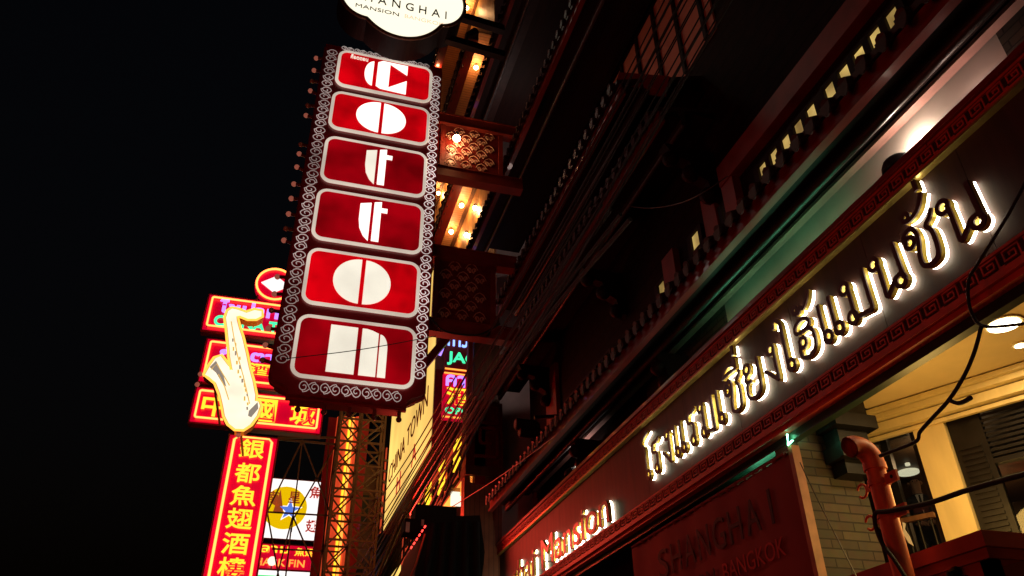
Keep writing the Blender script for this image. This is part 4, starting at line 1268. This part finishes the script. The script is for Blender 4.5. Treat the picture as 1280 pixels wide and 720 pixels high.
# reflections of the neon boards, built as small glowing signs in the gap
for nm, lab, (x0, y0, x1, y1), rowsx in (('hanging_sign', 'reflection of a neon board built as a small dim sign with blue and green mirror image lettering in the gap', (556, 413, 598, 462), (('ทาวน์', 'neonblue', .55, .88), ('JAC', 'neongreen', .12, .42))),
                                         ('magenta_sign', 'reflection of a magenta neon board built as a small lit sign with yellow character and teal lettering under the blue and green one', (553, 470, 597, 522), (('คาร', 'neonpurple', .7, .95), ('酒', 'neonyellow', .3, .68), ('OPEN', 'neongreen', .1, .24)))):
    f = FY(21.0)
    a_, b_ = f.px(x0, y1), f.px(x1, y0)
    t = thing(nm, ((a_[0] + b_[0]) / 2, 21, a_[1]), lab, 'sign')
    g = MB(); g.fbox(f, a_[0], b_[0], a_[1], b_[1], -.2, -.01); build('panel', g, G['boardred'] if nm[0] == 'm' else M['signred'], t)
    for s_, m, v0, v1 in rowsx:
        g = MB(); w_ = b_[0] - a_[0]; h_ = b_[1] - a_[1]
        put_text(g, f, s_, a_[0] + .06 * w_, b_[0] - .04 * w_, a_[1] + v0 * h_, a_[1] + v1 * h_, .0, .03, .02); build('lettering', g, G[m], t)
    g = MB()
    for z in (a_[1] + .03, b_[1] - .03): g.tube([f.p(a_[0], z, .03), f.p(b_[0], z, .03)], .025, 6)
    build('neon_line', g, G['orangetext'], t)
f = FY(20.0)
t = thing('diagonal_brace', tuple(f.p(*f.px(515, 470))), 'dark red diagonal steel brace behind the tall sign, lit purple on one side', 'brace')
g = MB(); g.bar(f.p(*f.px(512, 478)), f.p(*f.px(578, 400)), .22); build('beam', g, M['redbeam'], t)
g = MB(); p0, p1 = f.px(560, 440), f.px(574, 402); g.bar(f.p(p0[0] - .22, p0[1], -.2), f.p(p1[0] - .2, p1[1], -.2), .14); build('purple_lit_side', g, G['neonpurple'], t)  # glowing bar stands for the purple light along the brace

# ================================================================== LAMPS, BOXES, CABLES
sp = thing('spotlight', tuple(pY(655, 533, 15)), 'black double spotlight hanging under the eave by the pale wall', 'lamp')
for dx, dz in ((0, 0), (.22, -.16)):
    q = pY(645, 530, 15) + Vector((dx * .4, 0, dz))
    g = MB(); g.tube([q, q + Vector((.42, -.05, -.02)), q + Vector((.5, -.05, -.02))], .11, 12, rs=[.13, .12, .06]); h = build('housing', g, M['black'], sp)
    g = MB(); g.tube([q - Vector((.02, 0, 0)), q - Vector((.005, 0, 0))], .1, 12); build('lens', g, G['redlamp'] if dx == 0 and False else M['socket'], h)
g = MB(); q = pY(668, 522, 15); g.bar(q, q + Vector((.6, 0, .1)), .07); build('arm', g, M['blackmetal'], sp)

ub = thing('junction_box', tuple(pY(530, 665, 14)), 'black weathered junction box cluster hung among the cables', 'electrical box')
F = FY(14.0)
def pxbox(a, b_, n0, n1, m, nm, par_):
    p, q = F.px(*a), F.px(*b_)
    g = MB(); g.fbox(F, p[0], q[0], q[1], p[1], n0, n1); return build(nm, g, m, par_)
bx = pxbox((520, 630), (570, 668), -.5, 0, M['cover'], 'box', ub)
pxbox((505, 650), (535, 668), -.3, .12, M['cover'], 'small_box', ub)
pxbox((506, 655), (510, 668), .13, .14, M['shirt'], 'pale_tag', ub)
pxbox((525, 652), (528, 660), .13, .14, M['shirt'], 'pale_tag', ub)
aw = thing('black_awning', tuple(pY(565, 700, 13.5)), 'black curved awning over the pavement at the end of the sign band', 'awning')
F = FY(13.5)
prof = [F.px(*p) for p in ((532, 662), (538, 650), (550, 644), (578, 645), (600, 644), (606, 690), (596, 790), (500, 790))]
g = MB(); g.prism(F, prof, -2.2, 0); build('canopy', g, M['cover'], aw)
for k in range(5):
    a, b_ = F.px(543 + k * 13, 652 + abs(k - 3)), F.px(520 + k * 18, 790)
    g = MB(); g.tube([F.p(a[0], a[1], 0), F.p((a[0] + b_[0]) / 2 + rnd.uniform(-.04, .04), (a[1] + b_[1]) / 2, .03), F.p(b_[0], b_[1], .0)], .06, 8); build('fold', g, M['cover'], aw)
g = MB(); g.tube([F.p(*F.px(a, b_), .02) for a, b_ in ((505, 740), (520, 705), (531, 668))], .018, 6); build('edge_pipe', g, M['pipe'], aw)
ls = thing('led_string', tuple(pY(515, 690, 13.4)), 'string of short red lights on the black awning edge', 'light string')
F = FY(13.4)
for k in range(6):
    a, b_ = F.px(532 - k * 3.4, 657 + k * 5.2), F.px(530.4 - k * 3.4, 659.8 + k * 5.2)
    g = MB(); g.tube([F.p(*a), F.p(*b_)], .014, 6); build('red_led', g, G['redlamp'], ls)
ps = thing('purple_sign', (4.6, 31, 8), 'pale sign with purple strokes low behind the cables', 'sign')
F = FX(4.55)
g = MB(); g.fbox(F, -33, -28.8, 6.9, 8.55, -.2, 0); build('lit_face', g, G['yellowpanel'], ps)
g = MB(); put_text(g, F, 'ชัย', -32.5, -29.2, 7.1, 8.3, .02, .05, .02); build('lettering', g, G['neonpurple'], ps)

CAB = 'thin black overhead cable in the bundle running along the street past the eaves'
def cable(pts, r, label=CAB, group='overhead cables along the street', m='black', sub=8, name='overhead_cable'):
    # smooth curve through the points
    P = [Vector(p) for p in pts]
    Q = [P[0] * 2 - P[1]] + P + [P[-1] * 2 - P[-2]]
    out = []
    for i in range(1, len(Q) - 2):
        for k in range(sub):
            t = k / sub
            a, b_, c, d = Q[i - 1], Q[i], Q[i + 1], Q[i + 2]
            out.append(.5 * ((2 * b_) + (c - a) * t + (2 * a - 5 * b_ + 4 * c - d) * t * t + (3 * b_ - a - 3 * c + d) * t ** 3))
    out.append(P[-1])
    g = MB(); g.tube(out, r, 6)
    return tag(build(name, g, M[m], base=out[len(out) // 2]), label, 'cable', group)
rnd = random.Random(11)
for k in range(12):
    z = 8.1 + k * .11 + rnd.uniform(-.05, .05); x = 3.6 + rnd.uniform(-.12, .12)
    s_ = rnd.uniform(.05, .28); r_ = rnd.choice((.009, .012, .015, .018))
    pts = [(x, 1.5, z + .3), (x, 8, z - s_ * .4), (x + rnd.uniform(-.05, .05), 14, z - s_), (x, 20, z - s_ * .5), (x + rnd.uniform(-.1, .1), 27, z + .05), (x - .05, 40, z - s_), (x, 60, z + .2)]
    cable(pts, r_)
for k in range(5):
    a, b_ = pX(588 + k * 5, 500 + k * 3, 3.7), pX(470 + k * 7, 735, 3.5)
    cable([pX(740 + k * 12, 250 + k * 6, 3.75), pX(650 + k * 8, 400, 3.72), a, (a + b_) / 2 - Vector((0, 0, .1)), b_], .018 + .004 * k, 'thick black cable in the lower bundle dipping past the red facade sign', 'thick lower cables')
for k in range(7):
    a, b_ = pX(498 + k * 4, 590 + k * 6, 3.2), pX(395 + k * 12, 735, 3.0)
    cable([pX(570 + k * 5, 470 + k * 5, 3.3), a, (a * .5 + b_ * .5), b_], .016, 'thin cable with red light painted into its colour, sweeping down in front of the lattice tower', 'red lit cables by the tower', 'redbeam')  # red light on these cables is put in as a red colour
q0, q1 = pX(506, 642, 3.4), pX(466, 735, 3.4)
g = MB(); g.tube([q0, q1], .06, 10)
tag(build('conduit', g, M['gutter'], base=q1), 'pale grey conduit tube sloping among the cables below the yellow sign', 'conduit')
cable([pX(530, 655, 4.2), pX(590, 618, 4.2), pX(640, 585, 4.2), pX(700, 540, 4.25)], .012, 'thin red wire stretched along the lowest tile edge', None, 'redbeam')
cable([pX(770, 252, 5.0), pX(790, 258, 5.0), pX(815, 260, 5.0), pX(850, 254, 5.0), pX(880, 240, 5.0), pX(910, 220, 5.2)], .008, 'thin pale wire sagging under the dark eave', None, 'gutter')
cable([pY(352, 449, 12.8), pY(450, 437, 12.7), pY(545, 420, 12.8)], .008, 'single thin wire crossing the last letter of the tall sign', None)
cable([pY(540, 399, 13), pY(552, 412, 13), pY(575, 418, 13), pY(600, 418, 13), pY(625, 405, 13)], .02, 'black cable looping under the lower fretwork bracket', None)
cable([pX(a, b_, 4.9) for a, b_ in ((1300, 190), (1262, 265), (1222, 330), (1211, 350), (1211, 378), (1218, 398), (1228, 407), (1250, 408), (1300, 402))], .014, 'black cable hanging in a loop in front of the right end of the sign band', None)
cable([pX(a, b_, 4.88) for a, b_ in ((1227, 407), (1218, 440), (1205, 470), (1186, 500), (1165, 523), (1150, 540), (1143, 553), (1100, 570))], .016, 'black cable branching down across the cream pilaster', None)
cable([pX(a, b_, 4.87) for a, b_ in ((1186, 500), (1197, 504), (1205, 502), (1214, 497))], .018, 'short taped cable stub at the junction over the pilaster', None)
cable([pX(a, b_, 4.92) for a, b_ in ((1300, 588), (1250, 601), (1205, 614), (1160, 629), (1110, 639), (1095, 641), (1094, 655), (1103, 680), (1118, 700), (1140, 735))], .02, 'thick black cable crossing the pilaster and looping round the orange pipe', None)
cable([pX(a, b_, 5.0) for a, b_ in ((1000, 578), (1020, 620), (1045, 670), (1075, 730))], .006, 'thin pale wire down the brown brick wall', None, 'gutter')

# ================================================================== THE MAN BEHIND THE GLASS
def man(loc, yaw):
    me = bpy.data.meshes.new('person')
    V, Ed, Rd = [], [], []
    def v(p, r, par_=None, ry=None):
        V.append(p); Rd.append((r, ry or r))
        if par_ is not None: Ed.append((par_, len(V) - 1))
        return len(V) - 1
    pel = v((0, 0, .95), .15, None, .11)
    wst = v((0, 0, 1.1), .145, pel, .105); ch = v((0, .01, 1.28), .17, wst, .115); sh = v((0, .015, 1.42), .13, ch, .09)
    nk = v((0, 0, 1.51), .055, sh); jaw = v((0, -.02, 1.585), .072, nk, .08); hd = v((0, -.012, 1.665), .08, jaw, .095); tp = v((0, 0, 1.745), .062, hd, .07)
    for s_ in (-1, 1):
        hp = v((.1 * s_, 0, .88), .095, pel); kn = v((.11 * s_, -.02, .5), .06, hp); an = v((.11 * s_, .02, .1), .045, kn); to = v((.13 * s_, -.14, .045), .04, an)
        sd_ = v((.2 * s_, .01, 1.4), .062, sh); el = v((.255 * s_, .03, 1.14), .047, sd_); wr = v((.13 * s_, -.19, 1.03), .032, el)
        pm = v((.07 * s_, -.24, 1.03), .036, wr, .022)
        for f_ in range(4):
            a = v((.05 * s_ - .012 * s_ * f_ * .3, -.27, 1.055 - .02 * f_), .0095, pm); b_ = v((.02 * s_, -.285 - .004 * f_, 1.05 - .02 * f_), .0085, a); v((-.002 * s_, -.272, 1.045 - .02 * f_), .0075, b_)
        th = v((.075 * s_, -.25, 1.075), .011, pm); v((.045 * s_, -.265, 1.085), .009, th)
    me.from_pydata(V, Ed, [])
    o = bpy.data.objects.new('person', me)
    col.objects.link(o)
    o.modifiers.new('Skin', 'SKIN'); sb = o.modifiers.new('Sub', 'SUBSURF'); sb.levels = sb.render_levels = 2
    for i, s_ in enumerate(me.skin_vertices[0].data):
        s_.radius = Rd[i]; s_.use_root = (i == 0)
    bpy.context.view_layer.update()
    m2 = bpy.data.meshes.new_from_object(o.evaluated_get(bpy.context.evaluated_depsgraph_get()))
    bpy.data.objects.remove(o)
    o = bpy.data.objects.new('person', m2)
    col.objects.link(o)
    m2.materials.clear(); m2.materials.append(M['suit']); m2.materials.append(M['skin'])
    for p in m2.polygons:
        p.use_smooth = True
        c = p.center
        if c.z > 1.5 or (c.y < -.2 and .95 < c.z < 1.12): p.material_index = 1
    o.location = loc; o.rotation_euler = (0, 0, yaw)
    o['_w'] = (0, 0, 0)
    tag(o, 'person in a dark suit and white shirt standing behind the glazed balcony door', 'person')
    g = MB(); g.sphere((0, .018, 1.715), .098, 16, 10, .85); g.f = [f_ for f_ in g.f if sum(g.v[i].z for i in f_) / len(f_) > 1.7 or sum(g.v[i].y for i in f_) / len(f_) > .03]; g.sm = [True] * len(g.f)
    build('hair', g, M['hair'], o)
    g = MB(); g.prism(Frame((0, -.112, 0), (1, 0, 0), (0, 0, 1), (0, -1, 0)), [(-.05, 1.47), (0, 1.2), (.05, 1.47)], 0, .012); build('shirt_front', g, M['shirt'], o)
    g = MB(); g.prism(Frame((0, -.125, 0), (1, 0, 0), (0, 0, 1), (0, -1, 0)), [(-.012, 1.46), (.012, 1.46), (.02, 1.28), (0, 1.24), (-.02, 1.28)], 0, .008); build('tie', g, M['hair'], o)
    for x in (-.03, .03):
        g = MB(); g.sphere((x, -.095, 1.672), .009, 8, 5); build('eye', g, M['hair'], o)
    g = MB(); g.prism(Frame((0, -.1, 0), (1, 0, 0), (0, 0, 1), (0, -1, 0)), [(-.016, 1.635), (.016, 1.635), (.005, 1.68), (-.005, 1.68)], 0, .022); build('nose', g, M['skin'], o)
    for x in (-1, 1):
        g = MB(); g.sphere((.083 * x, .0, 1.665), .022, 8, 6, 1.4); build('ear', g, M['skin'], o)
    return o
hp_ = pX(1143, 604, 8.1)
pm_ = man((hp_.x, hp_.y, hp_.z - 1.67 * .92), math.atan2(hp_.x, -hp_.y) * -1 + R(180) if False else R(-38))
pm_.scale = (.92, .92, .92)
g = MB(); g.box((hp_.x - .8, hp_.y - .8, 3.003), (hp_.x + 1.2, hp_.y + 1, hp_.z - 1.67 * .92))
build('floor_step', g, M['darkint'], recess)
lamp('room_lamp', 'POINT', (7.25, 7.1, 4.8), 6, (1, .7, .4), .1)
for o_ in bpy.data.objects:
    if '_w' in o_: del o_['_w']
